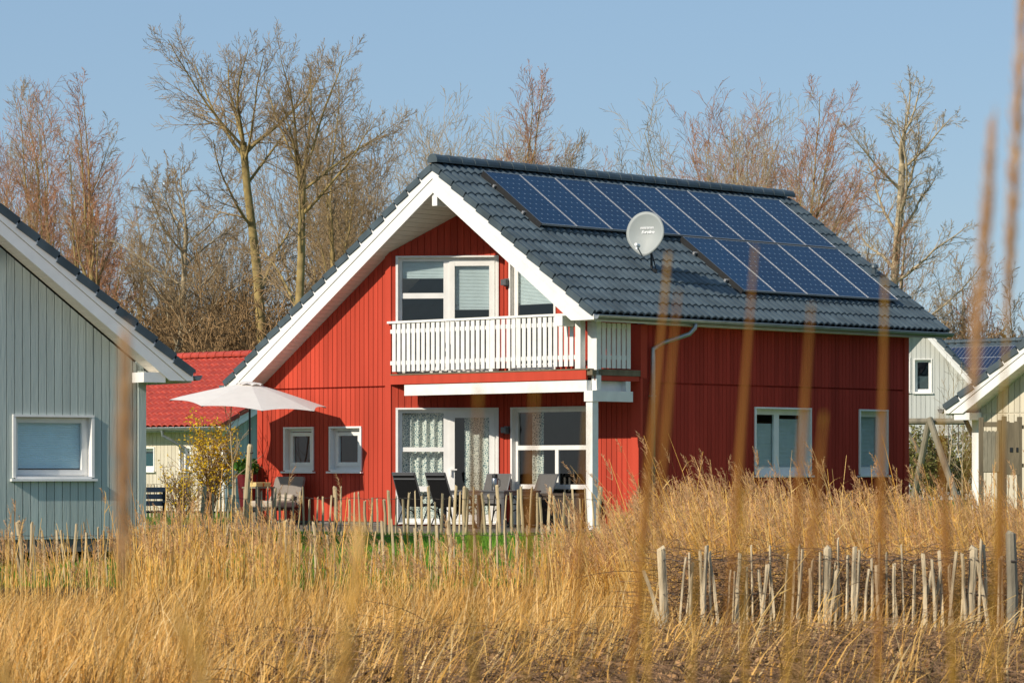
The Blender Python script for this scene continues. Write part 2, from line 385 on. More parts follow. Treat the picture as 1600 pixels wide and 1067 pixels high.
def gable_roof(parent, a0, a1, eR, rid, eL, zR, zr, zL, tile_mat, barge_h=.5, soffit_in=.45, gutter='zinc', front_only=False, wall_a=None, seam=True, row=.42, wave=.2, boards=True):
    """ridge along local x from a0 to a1; eaves at y=eR (right) and y=eL (left), ridge at y=rid"""
    roof = MB()
    tR = (zr - zR) / (rid - eR); tL = (zr - zL) / (eL - rid)
    D = .10                                           # timber deck under the tiles
    for (y0, z0, y1, z1) in ((eR + .02, zR, rid, zr), (eL - .02, zL, rid, zr)):
        roof.hexa([(a0 + .035, y0, z0 - D), (a1 - .035, y0, z0 - D), (a1 - .035, y1, z1 - D), (a0 + .035, y1, z1 - D),
                   (a0 + .035, y0, z0 - .035), (a1 - .035, y0, z0 - .035), (a1 - .035, y1, z1 - .035), (a0 + .035, y1, z1 - .035)])
    r = roof.build('roof', tile_mat, parent)
    LR = math.hypot(rid - eR, zr - zR); LL = math.hypot(eL - rid, zr - zL)
    cR, sR = (rid - eR) / LR, (zr - zR) / LR; cL, sL = (eL - rid) / LL, (zr - zL) / LL
    tiles('tile_covering', tile_mat, r, a0 + .01, a1 - .01, lambda a, s, h: (a, eR - .03 + s * cR - h * sR, zR - .02 + s * sR + h * cR), LR + .02, wave, row)
    tiles('tile_covering', tile_mat, r, a0 + .01, a1 - .01, lambda a, s, h: (a, eL + .03 - s * cL + h * sL, zL - .02 + s * sL + h * cL), LL + .02, wave, row)
    rc = MB(); n = int((a1 - a0) / .36)                # ridge caps, each lapping the next
    for i in range(n):
        x0 = a0 + .0 + i * (a1 - a0) / n; x1 = x0 + (a1 - a0) / n + .03
        ring = lambda rr: [(rr * math.cos(t), rr * math.sin(t)) for t in [PI * (-.08 + 1.16 * k / 9) for k in range(10)]]
        A, B = ring(.14), ring(.124); i0 = len(rc.v)
        for (yy, zz) in A: rc.v.append((x0, rid + yy, zr + .075 + zz))
        for (yy, zz) in B: rc.v.append((x1, rid + yy, zr + .075 + zz))
        for k in range(9): rc.f.append((i0 + k, i0 + k + 1, i0 + 10 + k + 1, i0 + 10 + k))
        rc.f.append(tuple(range(i0, i0 + 10)))
    rc.build('ridge_cap', tile_mat, r, smooth=False, recalc=False)
    for side, (ey, ez, c, s_, L) in (('R', (eR, zR, cR, sR, LR)), ('L', (eL, zL, cL, sL, LL))):
        for aa, sg in ((a0, -1), (a1, 1)):
            if front_only and sg > 0: continue
            vg = MB(); n = int(L / row)
            for i in range(n + 1):
                s0 = i * row; s1 = min(L - .03, s0 + row - .035); 
                if s1 - s0 < .08: continue
                sgn = 1 if side == 'R' else -1
                def pt(s, h): return (ey + sgn * (s * c) - sgn * h * s_, ez + s * s_ + h * c)
                q = [pt(s0, -.07), pt(s1, -.10), pt(s1, .03), pt(s0, .055)]
                x0, x1 = (aa - .03, aa + .05) if sg < 0 else (aa - .05, aa + .03)
                vg.hexa([(x0, *q[0]), (x0, *q[1]), (x0, *q[2]), (x0, *q[3]), (x1, *q[0]), (x1, *q[1]), (x1, *q[2]), (x1, *q[3])])
            vg.build('verge_tile', tile_mat, r)
    # barge boards (two laps), soffit lining, fascia
    def zl(y): return zr - tR * (rid - y) if y < rid else zr - tL * (y - rid)
    for side in (1, -1):
        ey, ez, t = (eR, zR, tR) if side == 1 else (eL, zL, tL)
        for aa in ((a0,) if front_only else (a0, a1)):
            b = MB(); bi = MB()
            inn = 1 if aa == a0 else -1
            for (m, h0, h1, x0, x1) in ((b, .03, barge_h * .5, 0.0, .055), (bi, barge_h * .5 + .012, barge_h, .018, .055)):
                yb = ey
                low = ez - .13
                y_in = lambda h: ey + side * max(0.0, (low - (ez - h)) / t)     # where the board's lower edge meets the level cut
                pts = []
                if h0 < .13: pts = [(yb, ez - h0), (yb, low)]
                else: pts = [(y_in(h0), low)]
                pts += [(y_in(h1), low), (rid, zr - h1), (rid, zr - h0)]
                xa, xb = aa + inn * x0, aa + inn * x1
                m.prism([(xa, y, z) for y, z in pts], [(xb, y, z) for y, z in pts])
            o = b.build('barge_board', MT['white'], parent); bi.build('lower_board', MT['white'], o)
        # soffit boards laid across the slope, boxed in level at the eave
        d = barge_h - .03; inn = abs(soffit_in); w = .14
        L = math.hypot(rid - ey, zr - ez); n = int(L / w)
        lvl = lambda f: max(ez + (zr - ez) * f - d, ez - .128)
        for aa, ab in ((a0 + .056, (wall_a[0] if wall_a else a0 + inn)),) + (() if front_only or not wall_a else ((wall_a[1], a1 - .056),)):
            sf = MB()
            for i in range(n):
                f0, f1 = i / n, (i + 1) / n - .012 / L
                y0, y1 = ey + (rid - ey) * f0, ey + (rid - ey) * f1; z0, z1 = lvl(f0), lvl(f1)
                sf.hexa([(aa, y0, z0), (ab, y0, z0), (ab, y1, z1), (aa, y1, z1), (aa, y0, z0 + .02), (ab, y0, z0 + .02), (ab, y1, z1 + .02), (aa, y1, z1 + .02)])
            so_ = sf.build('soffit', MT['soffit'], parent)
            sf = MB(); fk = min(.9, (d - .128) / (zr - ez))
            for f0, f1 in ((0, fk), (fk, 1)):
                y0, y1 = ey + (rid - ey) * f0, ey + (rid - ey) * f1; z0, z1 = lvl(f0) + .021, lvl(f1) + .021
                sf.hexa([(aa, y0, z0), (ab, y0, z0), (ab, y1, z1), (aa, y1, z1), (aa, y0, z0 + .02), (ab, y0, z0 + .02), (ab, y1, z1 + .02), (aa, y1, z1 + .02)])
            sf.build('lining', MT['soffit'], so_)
        fa = MB(); y0, y1 = (ey + .0, ey + .03) if side == 1 else (ey - .03, ey)
        fa.box(a0 + .06, a1 - .06, y0, y1, ez - .16, ez - .03)
        if wall_a: fa.box(wall_a[0], wall_a[1], *sorted((y0 if side == 1 else y1, ey + side * .62)), ez - .15, ez - .1285)
        fa.build('eave_fascia', MT['whitewood'], parent)
        gt = MB(); yc = ey - side * .075; zc = ez - .055; R = .07; k = 8; i0 = 0
        for (x, rr) in ((a0 - .02, R), (a1 + .02, R)):
            for j in range(k + 1):
                t_ = PI + PI * j / k; gt.v.append((x, yc + rr * math.cos(t_), zc + rr * math.sin(t_)))
            for j in range(k + 1):
                t_ = PI + PI * (k - j) / k; gt.v.append((x, yc + (rr - .008) * math.cos(t_), zc + (rr - .008) * math.sin(t_)))
        m = 2 * (k + 1)
        for j in range(m): gt.f.append((j, (j + 1) % m, m + (j + 1) % m, m + j))
        for x in (a0 - .02, a1 + .012):
            gt.prism([(x, yc + R * math.cos(PI + PI * j / k), zc + R * math.sin(PI + PI * j / k)) for j in range(k + 1)], [(x + .008, yc + R * math.cos(PI + PI * j / k), zc + R * math.sin(PI + PI * j / k)) for j in range(k + 1)])
        gt.tube([(a0 - .02, yc + side * -.07, zc + .006), (a1 + .02, yc + side * -.07, zc + .006)], .011, 6)
        gt.build('gutter', MT[gutter], parent)
    return r

def wloc(a, b, O):                                    # local house coordinates to world
    return (O[0] + a * U[0] + b * V[0], O[1] + a * U[1] + b * V[1])

# ================================================================== the setting
def build_ground():
    ys = [-60, -20, 0, 10, 18, 22] + list(np.arange(24, 60, 1.0)) + [64, 70, 80, 100, 140, 200, 320, 520, 900, 1500]
    xs = [-900, -400, -200, -100, -60] + list(np.arange(-40, 41, 1.6)) + [60, 100, 200, 400, 900]
    rng = np.random.default_rng(3); v = []; f = []
    for y in ys:
        for x in xs: v.append((x, y, ground_z(y) + (rng.normal() * .035 if 22 <= y < 47 and abs(x) < 40 else 0)))
    n = len(xs)
    for j in range(len(ys) - 1):
        for i in range(n - 1): f.append((j * n + i, j * n + i + 1, (j + 1) * n + i + 1, (j + 1) * n + i))
    tag(fast_obj('ground', np.array(v), np.array(f), MT['ground'], smooth=True), kind='structure')
build_ground()

O1 = (1.55, 59.5)
tr = MB()                                             # paved terrace in front of the red house
for i in range(16):
    for j in range(24):
        a, b = -3.2 + i * .4, -.6 + j * .45
        tr.box(a + .004, a + .396, b + .004, b + .446, -.05, .035 + random.uniform(-.002, .002))
t_o = tr.build('terrace', MT['deck']); t_o.location = (*O1, 0); t_o.rotation_euler = (0, 0, TH); tag(t_o, kind='structure')

# ================================================================== the red house
H1 = thing('wooden_house', 'red wooden house with solar panels, dark tiled roof and white corner balcony', 'house', (*O1, 0), TH)
ZR, ZT, ZL, RID, EL, A1 = 4.15, 7.24, 3.01, 4.34, 10.6, 11.35
gable_roof(H1, 0, A1, 0, RID, EL, ZR, ZT, ZL, MT['tile'], barge_h=.56, wall_a=(1.95, 10.47))
tR1, tL1 = (ZT - ZR) / RID, (ZT - ZL) / (EL - RID)
def zs1(b): return max(2.9 if b > RID else 4.03, ZT - tR1 * (RID - b) if b < RID else ZT - tL1 * (b - RID)) - .534   # underside of the soffit
AF, AB, BR, BL, KB, IB, AE = .45, 1.85, .45, 10.0, 5.96, 4.14, 10.49
FF = Fr((AF, 0), (0, 1), (-1, 0))                     # front gable plane, s = b
FB = Fr((AB, 0), (0, 1), (-1, 0))                     # recessed wall, s = b
FA = Fr((AF, KB), (AB - AF, IB - KB)); 
if FA.n.x > 0: FA.n = -FA.n
LA = math.hypot(AB - AF, IB - KB)
FS = Fr((0, BR), (1, 0), (0, -1))                     # long side wall, s = a
FL = Fr((0, BL), (1, 0), (0, 1))
SEAM = 2.87
# --- windows: openings
ops_f = [(8.29, 9.19, 1.16, 2.035), (6.84, 7.79, 1.16, 2.035)]
ops_s = [(5.33, 7.15, 1.08, 2.415), (8.79, 9.77, 1.08, 2.415)]
opA_lo, opA_hi = (.10, 2.18, .09, 2.40), (.10, 2.18, 3.16, 5.48)
opB_lo, opB_hi = (1.70, 3.92, .09, 2.40), (2.70, 3.97, 3.16, 5.35)
w = MB()
siding(w, FF, KB, BL, .12, SEAM - .017, ops_f, thick=.05); siding(w, FF, KB, BL, SEAM + .017, lambda s: zs1(s), (), kinks=(RID,))
w.fbox(FF, KB, BL, SEAM - .016, SEAM + .016, -.12, -.055)
w.build('gable_wall', MT['red'], H1)
w = MB()
zA = lambda s: zs1(KB + (IB - KB) * s / LA)
siding(w, FA, 0, LA, .05, 2.9, [opA_lo]); siding(w, FA, 0, LA, 3.1, zA, [opA_hi], kinks=(LA * (KB - RID) / (KB - IB),))
w.build('diagonal_wall', MT['red'], H1)
w = MB()
siding(w, FB, BR + .22, IB, .05, 2.9, [opB_lo]); siding(w, FB, BR + .22, IB, 3.1, lambda s: zs1(s), [opB_hi])
w.build('recess_wall', MT['red'], H1)
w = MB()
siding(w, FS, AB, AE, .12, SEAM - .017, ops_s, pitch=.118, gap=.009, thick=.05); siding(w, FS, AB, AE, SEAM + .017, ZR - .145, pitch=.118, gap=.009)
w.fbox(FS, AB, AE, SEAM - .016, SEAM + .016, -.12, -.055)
w.build('side_wall', MT['redshade'], H1)
w = MB()
siding(w, FL, AF, AE, .12, ZL - .145)
FE = Fr((AE, 0), (0, 1), (1, 0))
siding(w, FE, BR, BL, .12, lambda s: zs1(s), (), kinks=(RID,))
w.build('rear_wall', MT['red'], H1)
def corner_board(*boxes):
    t = MB()
    for bx_ in boxes: t.fbox(*bx_)
    t.build('corner_board', MT['redtrim'], H1)
corner_board((FF, KB - .005, KB + .16, .05, zs1(KB) - .01, -.1, .028)); corner_board((FF, BL - .13, BL + .026, .05, zs1(BL) - .02, -.1, .026))
corner_board((FB, BR - .026, BR + .225, .05, 2.96, -.16, .03)); corner_board((FB, BR - .024, BR + .222, 2.965, ZR - .15, -.16, .022))
corner_board((FS, AB + .031, AB + .15, .05, ZR - .15, -.05, .026)); corner_board((FS, AE - .13, AE + .02, .05, ZR - .15, -.05, .026))
corner_board((FA, LA - .075, LA - .004, .05, 2.9, -.06, .02)); corner_board((FA, LA - .075, LA - .004, 3.1, zA(LA) - .02, -.06, .02))
p = MB(); p.fbox(FF, KB, BL - .02, -.1, .12, -.2, -.03); p.fbox(FS, AB + .02, AE - .02, -.1, .12, -.2, -.03); p.fbox(FB, BR + .03, IB, -.1, .05, -.2, -.03); p.build('plinth', MT['plinth'], H1)
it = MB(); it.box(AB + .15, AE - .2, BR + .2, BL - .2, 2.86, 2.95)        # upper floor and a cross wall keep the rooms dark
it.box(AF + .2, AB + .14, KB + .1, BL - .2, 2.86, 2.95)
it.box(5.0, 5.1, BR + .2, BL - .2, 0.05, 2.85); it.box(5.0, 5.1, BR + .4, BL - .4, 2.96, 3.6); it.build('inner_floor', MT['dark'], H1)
cl = MB()
for F_, s0, s1, z0, z1 in ((FB, 1.2, 4.6, 0, 2.8), (FB, 2.2, 4.6, 3.0, 5.0)): pass
# --- windows
for (a, b, c, d) in ops_f:
    window(H1, FF, a, b, c, d, fw=.06, leaf=[(a + .12, b - .10, c + .09, d - .08, .075)], rec=.09)
window(H1, FS, *ops_s[0], mull=[((5.33 + 7.15) / 2 - .02, .16)], fw=.115, rec=.15, blinds=[(5.42, 6.2, 1.15, 2.12, 'blind'), (6.25, 7.06, 1.15, 2.22, 'blind')])
window(H1, FS, *ops_s[1], fw=.12, rec=.15, blinds=[(8.87, 9.69, 1.15, 2.36, 'blind')])
dA = window(H1, FA, *opA_lo, mull=[(1.115, .12)], trans=[(1.59, .2, 1.06, .09), (.79, .2, 1.06, .11)], leaf=[(1.175, 2.10, .15, 2.34, .11)], rec=.07, sill=False, name='terrace_door')
dA2 = window(H1, FA, *opA_hi, mull=[(1.115, .12)], trans=[(4.71, .2, 1.06, .11)], leaf=[(1.175, 2.10, 3.22, 5.42, .11)], rec=.07, sill=False, blinds=[(.2, 1.05, 5.06, 5.42, 'blind'), (1.28, 2.0, 4.42, 5.34, 'blind')], name='balcony_door')
dB = window(H1, FB, *opB_lo, trans=[(1.62, 1.78, 3.84, .09), (.84, 1.78, 3.84, .09)], mull=[], rec=.07, sill=False, name='patio_window')
k = MB(); k.fbox(FB, 2.70, 2.79, .88, 1.575, -.12, -.071); k.build('glazing_bar', MT['white'], dB)
window(H1, FB, *opB_hi, rec=.08, sill=False, fw=.11, blinds=[(2.8, 3.87, 4.50, 5.26, 'blind')], name='balcony_window')
hd = MB(); hd.fbox(FA, 1.20, 1.225, 1.05, 1.2, -.05, .0); hd.fbox(FA, 1.20, 1.34, 1.17, 1.195, -.015, .004); hd.build('handle', MT['white'], dA)
hd = MB(); hd.fbox(FA, 1.20, 1.225, 4.05, 4.2, -.05, .0); hd.fbox(FA, 1.20, 1.34, 4.17, 4.195, -.015, .004); hd.build('handle', MT['white'], dA2)
def curtain(F, s0, s1, z0, z1, off, wav=.16):
    m = MB(); n = int((s1 - s0) / .02)
    for i in range(n):
        p0, p1 = s0 + (s1 - s0) * i / n, s0 + (s1 - s0) * (i + 1) / n
        w0, w1 = .035 * math.sin(p0 / wav * 2 * PI), .035 * math.sin(p1 / wav * 2 * PI)
        m.quad(F.p(p0, z0, off + w0), F.p(p1, z0, off + w1), F.p(p1, z1, off + w1), F.p(p0, z1, off + w0))
    return m
curtain(FA, .18, 1.06, .12, 2.33, -.24).build('curtain', MT['curtain'], dA, smooth=True, recalc=False)
curtain(FA, 1.46, 2.06, .12, 2.33, -.24, .19).build('curtain', MT['curtain'], dA, smooth=True, recalc=False)
curtain(FB, 3.26, 3.62, .12, 2.33, -.26, .13).build('curtain', MT['curtain'], dB, smooth=True, recalc=False)
# --- balcony
bal = MB()
bal.prism([(AF - .02, BR - .02, 3.09), (AF - .02, KB - .02, 3.09), (AB - .03, IB - .02, 3.09), (AB - .03, BR - .02, 3.09)], [(AF - .02, BR - .02, 2.99), (AF - .02, KB - .02, 2.99), (AB - .03, IB - .02, 2.99), (AB - .03, BR - .02, 2.99)])
bal.box(AF - .06, AF + .1, BR + .05, KB - .02, 3.09, 3.115)
B = bal.build('balcony', MT['slat'], H1)
q = MB(); q.box(AF - .05, AF - .005, BR + .12, KB + .0, 2.905, 3.085); q.box(AF + .1, AB - .04, BR + .0, BR + .045, 2.89, 2.985); q.build('red_fascia', MT['redtrim'], B)
q = MB(); q.box(AF - .0, AF + .1, BR + .2, KB - .06, 2.905, 2.985); q.build('floor_joist', MT['redtrim'], B)
q = MB(); q.box(AF - .04, AF + .14, BR + .11, 5.55, 2.675, 2.89); q.build('front_beam', MT['whitewood'], B)
q = MB(); q.box(AF + .12, 1.60, BR - .02, BR + .1, 2.49, 2.69); q.box(AF + .15, 1.42, BR + .12, BR + .2, 2.66, 2.885); q.box(1.42, 1.55, BR + .0, BR + .16, 2.692, 2.885); q.build('side_beam', MT['whitewood'], B)
def railing(F, s0, s1, z0, z1, pitch, width, o, rails=True):
    m = MB(); n = int((s1 - s0) / pitch)
    for i in range(n):
        a = s0 + (i + .5) * (s1 - s0) / n; m.fbox(F, a - width / 2, a + width / 2, z0, z1 + random.uniform(-.004, .004), o, o + .022)
    return m
RF = Fr((AF - .04, 0), (0, 1), (-1, 0)); RS = Fr((0, BR), (1, 0), (0, -1))
railing(RF, BR + .42, KB - .06, 3.165, 4.14, .136, .096, 0).build('front_slats', MT['whitewood'], B)
q = MB(); q.fbox(RF, BR + .30, KB, 3.30, 3.38, -.045, -.001); q.fbox(RF, BR + .30, KB, 3.94, 4.02, -.045, -.001); q.fbox(RF, BR + .36, KB + .05, 4.141, 4.185, -.06, .045); q.build('front_rail', MT['whitewood'], B)
railing(RS, AF + .24, 1.55, 3.13, 4.0, .125, .104, 0).build('side_slats', MT['whitewood'], B)
q = MB(); q.fbox(RS, AF + .24, 1.53, 3.30, 3.38, -.045, -.001); q.fbox(RS, AF + .24, 1.53, 3.90, 3.98, -.045, -.001); q.build('side_rail', MT['whitewood'], B)
q = MB(); q.fbox(RS, AF + .15, AB - .04, 3.075, 3.105, -.2, .03); q.build('side_ledge', MT['slat'], B)
q = MB(); q.box(AF + .14, AF + .17, BR + .115, BR + .255, 3.12, 4.02); q.box(AF + .16, AF + .19, BR + .0, BR + .11, 3.12, 4.02); q.build('corner_panel', MT['whitewood'], B)
q = MB(); q.box(AF - .05, AF + .07, 3.05, 3.16, 3.09, 4.14); q.build('railing_post', MT['whitewood'], B)
q = MB(); q.box(AF - .055, AF + .085, BR + .26, BR + .40, 3.09, 4.3); q.build('railing_post', MT['whitewood'], B)
q = MB(); q.box(AF + .10, AF + .23, BR - .02, BR + .11, 2.70, 4.02); q.build('upper_post', MT['whitewood'], H1)
q = MB(); q.box(AF - .03, AF + .135, BR - .03, BR + .135, .03, 2.485); q.box(AF - .06, AF + .16, BR - .06, BR + .16, 2.486, 2.692); q.build('corner_post', MT['whitewood'], H1)
q = MB(); q.box(AF + .0, AF + .16, RID - .1, RID + .08, ZT - .80, ZT - .6); q.box(.06, AF, RID - .08, RID + .06, ZT - .82, ZT - .58); q.build('ridge_purlin', MT['white'], H1)
q = MB(); q.box(.06, AF - .01, BL - .02, BL + .2, 2.83, 2.99); q.build('purlin_end', MT['white'], H1)
q = MB(); q.box(.06, AF + .2, BR + .42, BR + .62, 3.93, 4.12); q.build('purlin_end', MT['white'], H1)
for z in (1.9, 4.88):                                 # two wall lamps by the inner corner
    q = MB(); q.fbox(FB, IB - .17, IB - .05, z, z + .16, .0, .05); q.fbox(FB, IB - .18, IB - .04, z + .02, z + .14, .05, .14); q.build('wall_lamp', MT['lamp'], H1, bevel=.006)
q = MB(); ax = 2.12
q.tube([(2.86, -.075, ZR - .12), (2.86, -.07, ZR - .2), (2.78, .0, ZR - .32), (2.3, .28, ZR - .5), (ax, .37, ZR - .62), (ax, .37, ZR - .8), (ax, .37, .0)], .048, 10)
for z in (2.6, 1.2): q.box(ax - .055, ax + .055, .33, .45, z, z + .03)
q.build('downpipe', MT['zinc'], H1, smooth=True)
# --- solar panels on the right-hand slope
LR1 = math.hypot(RID, ZT - ZR); cR1, sR1 = RID / LR1, (ZT - ZR) / LR1
def onroof(a, b, h): return (a, b - h * sR1, ZR + tR1 * b + h * cR1)
def solar(a0, a1, b0, b1, h=.17):
    m = MB(); g = .006
    f = [(a0, b0), (a1, b0), (a1, b1), (a0, b1)]; wd = .010
    def slab(x0, x1, y0, y1, h0, h1): m.hexa([onroof(x0, y0, h0), onroof(x1, y0, h0), onroof(x1, y1, h0), onroof(x0, y1, h0), onroof(x0, y0, h1), onroof(x1, y0, h1), onroof(x1, y1, h1), onroof(x0, y1, h1)])
    a0 += g; a1 -= g; b0 += g; b1 -= g
    slab(a0, a0 + wd, b0, b1, h - .045, h); slab(a1 - wd, a1, b0, b1, h - .045, h); slab(a0 + wd, a1 - wd, b0, b0 + wd, h - .045, h - .001); slab(a0 + wd, a1 - wd, b1 - wd, b1, h - .045, h - .001)
    slab(a0 + wd, a1 - wd, b0 + wd, b1 - wd, h - .03, h - .012)
    o = m.build('solar_panel', MT['alu'], H1)
    c = MB(); hh = h - .008
    c.quad(onroof(a0 + wd, b0 + wd, hh), onroof(a1 - wd, b0 + wd, hh), onroof(a1 - wd, b1 - wd, hh), onroof(a0 + wd, b1 - wd, hh)); c.uv = [(0, 0), (1, 0), (1, 1), (0, 1)]
    c.build('cell_face', MT['solar'], o, recalc=False)
PW = (10.455 - 1.05) / 9
for i in range(9): solar(1.05 + i * PW, 1.05 + (i + 1) * PW, 2.43, 4.03)
for i in range(4, 9): solar(1.05 + i * PW, 1.05 + (i + 1) * PW, .745, 2.385)
for (a0_, b0_, b1_) in ((1.035, 2.43, 4.03), (1.035 + 4 * PW, .745, 2.385)):
    q = MB(); q.hexa([onroof(a0_, b0_, .05), onroof(a0_ + .018, b0_, .05), onroof(a0_ + .018, b1_, .05), onroof(a0_, b1_, .05), onroof(a0_, b0_, .172), onroof(a0_ + .018, b0_, .172), onroof(a0_ + .018, b1_, .172), onroof(a0_, b1_, .172)]); q.build('end_trim', MT['black'], H1)
rl = MB()
for (b, a0) in ((3.65, .98), (2.85, .98), (1.95, 5.13), (1.12, 5.13)):
    rl.hexa([onroof(a0, b - .02, .07), onroof(10.5, b - .02, .07), onroof(10.5, b + .02, .07), onroof(a0, b + .02, .07), onroof(a0, b - .02, .12), onroof(10.5, b - .02, .12), onroof(10.5, b + .02, .12), onroof(a0, b + .02, .12)])
rl.build('mounting_rail', MT['alu'], H1)
q = MB(); c0 = onroof(11.0, 1.72, .0)
q.tube([c0, (c0[0], c0[1], c0[2] + .22)], .05, 10); q.lathe([(.085, .0), (.075, .06), (.02, .10)], (c0[0], c0[1], c0[2] + .2), 12); q.build('vent_pipe', MT['tile'], H1)
q = MB()
for y in (4.62, 4.95):
    for x in (4.1, 5.0): q.bar((x, y, 6.7), (x, y, ZT + .19), .035, .035)
for x in np.linspace(4.1, 5.0, 5): q.bar((x, 4.6, ZT + .19), (x, 4.98, ZT + .19), .06, .025)
q.build('roof_step', MT['black'], H1)

# ------------------------------------------------------------------ satellite dish
def sat_dish():
    base = Vector((*wloc(3.21, 1.36, O1), ZR + tR1 * 1.36 + .03))
    T = thing('satellite_dish', 'grey satellite dish with white lettering on a short mast on the dark roof', 'satellite dish', base)
    c = Vector((at(1008, 62.35) - base.x, 62.35 - base.y, zat(364, 62.35) - base.z))
    n = Vector((-.36, -.91, .12)).normalized(); x = n.cross(Vector((0, 0, 1))).normalized() * -1; y = n.cross(x) * -1
    if y.z < 0: y = -y
    if x.x < 0: x = -x
    def rim(t):                                       # egg outline: round on top, pointed towards the arm
        r = 1.0; X = .395 * math.cos(t); Y = .43 * math.sin(t)
        if Y < 0: X *= 1 - .34 * (abs(math.sin(t)) ** 2.2); Y *= 1.08
        return X, Y
    d = MB(); rings, sd = 7, 40
    for off in (0.0, -.014):
        for k in range(1, rings + 1):
            f = k / rings
            for m in range(sd):
                X, Y = rim(2 * PI * m / sd); d.v.append(tuple(c + x * X * f + y * Y * f + n * (.075 * f * f - .075 + off)))
    K = rings * sd
    for b in (0, K):
        d.f.append(tuple(b + m for m in range(sd)))
        for k in range(rings - 1):
            for m in range(sd): m2 = (m + 1) % sd; d.f.append((b + k * sd + m, b + k * sd + m2, b + (k + 1) * sd + m2, b + (k + 1) * sd + m))
    for m in range(sd): m2 = (m + 1) % sd; d.f.append((K - sd + m, K - sd + m2, 2 * K - sd + m2, 2 * K - sd + m))
    D = d.build('dish', MT['dish'], T, smooth=True)
    bt = c - y * .47
    r = MB(); r.tube([bt - n * .04, bt + n * .1 - y * .02, bt + n * .46 + y * .12 ], .014, 8)
    A = r.build('feed_arm', MT['alu'], T)
    l = MB(); e = bt + n * .46 + y * .14; l.tube([e + n * .06, e, e - n * .10], [.03, .034, .042], 12); l.tube([e, e - y * .09], .02, 8); l.build('feed_horn', MT['letter'], A, smooth=False)
    b = MB(); b.tube([(0, 0, -.05), (0, 0, .30), (c.x * .3, c.y * .3 + .12, .55), tuple(c - n * .1)], .026, 10); b.bar(tuple(c - n * .12 - y * .12), tuple(c - n * .12 + y * .1), .12, .06)
    b.box(-.11, .11, -.09, .09, -.04, .03); b.tube([(.09, .0, .0), (.02, .05, .32)], .012, 6); b.build('mast', MT['black'], T)
    # the print: a bold line that cannot be read at this size and a slanted script line
    R = Matrix((x, y, n)).transposed().to_4x4()
    def text(body, size, px, py, shear, bold):
        cu = bpy.data.curves.new('lettering', 'FONT'); cu.body = body; cu.size = size; cu.align_x = 'CENTER'; cu.shear = shear; cu.offset = bold; cu.space_character = .95
        o = bpy.data.objects.new('lettering', cu); COL.objects.link(o); bpy.context.view_layer.update()
        me = bpy.data.meshes.new_from_object(o.evaluated_get(bpy.context.evaluated_depsgraph_get())); bpy.data.objects.remove(o)
        h = .012 + .075 * ((px / .395) ** 2 + (py / .43) ** 2) - .075
        me.transform(Matrix.Translation(c + x * px + y * py + n * (h + .006)) @ R); me.materials.clear(); me.materials.append(MT['letter'])
        q = bpy.data.objects.new('lettering', me); COL.objects.link(q); q.parent = D
    text('Euroline', .085, .035, .0, .35, .0015)
    k = MB(); xx = -.115
    for wd in (.03, .03, .028, .032, .014, .03, .028, .03):
        for (p, w_) in ((0, .009), (wd - .009, .009)):
            q0 = c + x * (xx + p) + y * .085 + n * (-.055); k.bar(tuple(q0), tuple(q0 + y * .04), w_, .004)
        q0 = c + x * (xx + wd / 2) + y * (.122) + n * (-.055); k.bar(tuple(q0 - x * wd / 2), tuple(q0 + x * wd / 2), .004, .008)
        xx += wd + .007
    k.build('lettering', MT['letter'], D)
sat_dish()

# ================================================================== the blue-grey house
O2 = (-5.85, 50.0)
H2 = thing('wooden_house', 'blue-grey wooden house with a small window under the white verge of a dark roof', 'house', (*O2, 0), math.radians(33))
def blue_house():
    # ridge runs along local y, so its own roof group is turned by a quarter: local x' = -b, y' = a
    Fr2 = Fr((0, 0), (1, 0), (0, -1))
    sl = .756; tip = .62; rid = -5.3
    zt = lambda a: 2.70 + sl * (tip - a) if a > rid else 2.70 + sl * (tip - rid) - sl * (rid - a)
    zs = lambda a: zt(a) - .41
    op = (-2.25, -.89, 1.06, 2.005)
    w = MB(); siding(w, Fr2, -11.0, 0, .1, zs, [op], kinks=(rid,)); w.build('wall', MT['blue'], H2)
    w = MB(); siding(w, Fr((0, 0), (0, 1), (1, 0)), 0, 9, .1, 2.9); w.build('wall', MT['blue'], H2)
    w = MB(); siding(w, Fr((0, 9), (1, 0), (0, 1)), -11.0, 0, .1, zs, kinks=(rid,)); siding(w, Fr((-11, 0), (0, 1), (-1, 0)), 0, 9, .1, 2.6); w.build('wall', MT['blue'], H2)
    t = MB(); t.fbox(Fr2, -.11, .026, .06, zs(0) - .01, -.05, .026); t.fbox(Fr((0, 0), (0, 1), (1, 0)), .03, .12, .06, 2.6, -.05, .026); t.build('corner_board', MT['blue'], H2)
    p = MB(); p.box(-10.9, -.03, .03, 8.9, -.1, .1); p.build('plinth', MT['plinth'], H2)
    d = MB(); d.box(-10.8, -.2, 1.5, 1.6, .1, 2.6); d.build('inner_wall', MT['dark'], H2)
    window(H2, Fr2, *op, fw=.085, rec=.10, proud=.035, blinds=[(-2.19, -.99, 1.2, 1.95, 'blindblue')], leaf=[(-2.21, -.97, 1.10, 1.99, .075)])
    return zt
blue_house()
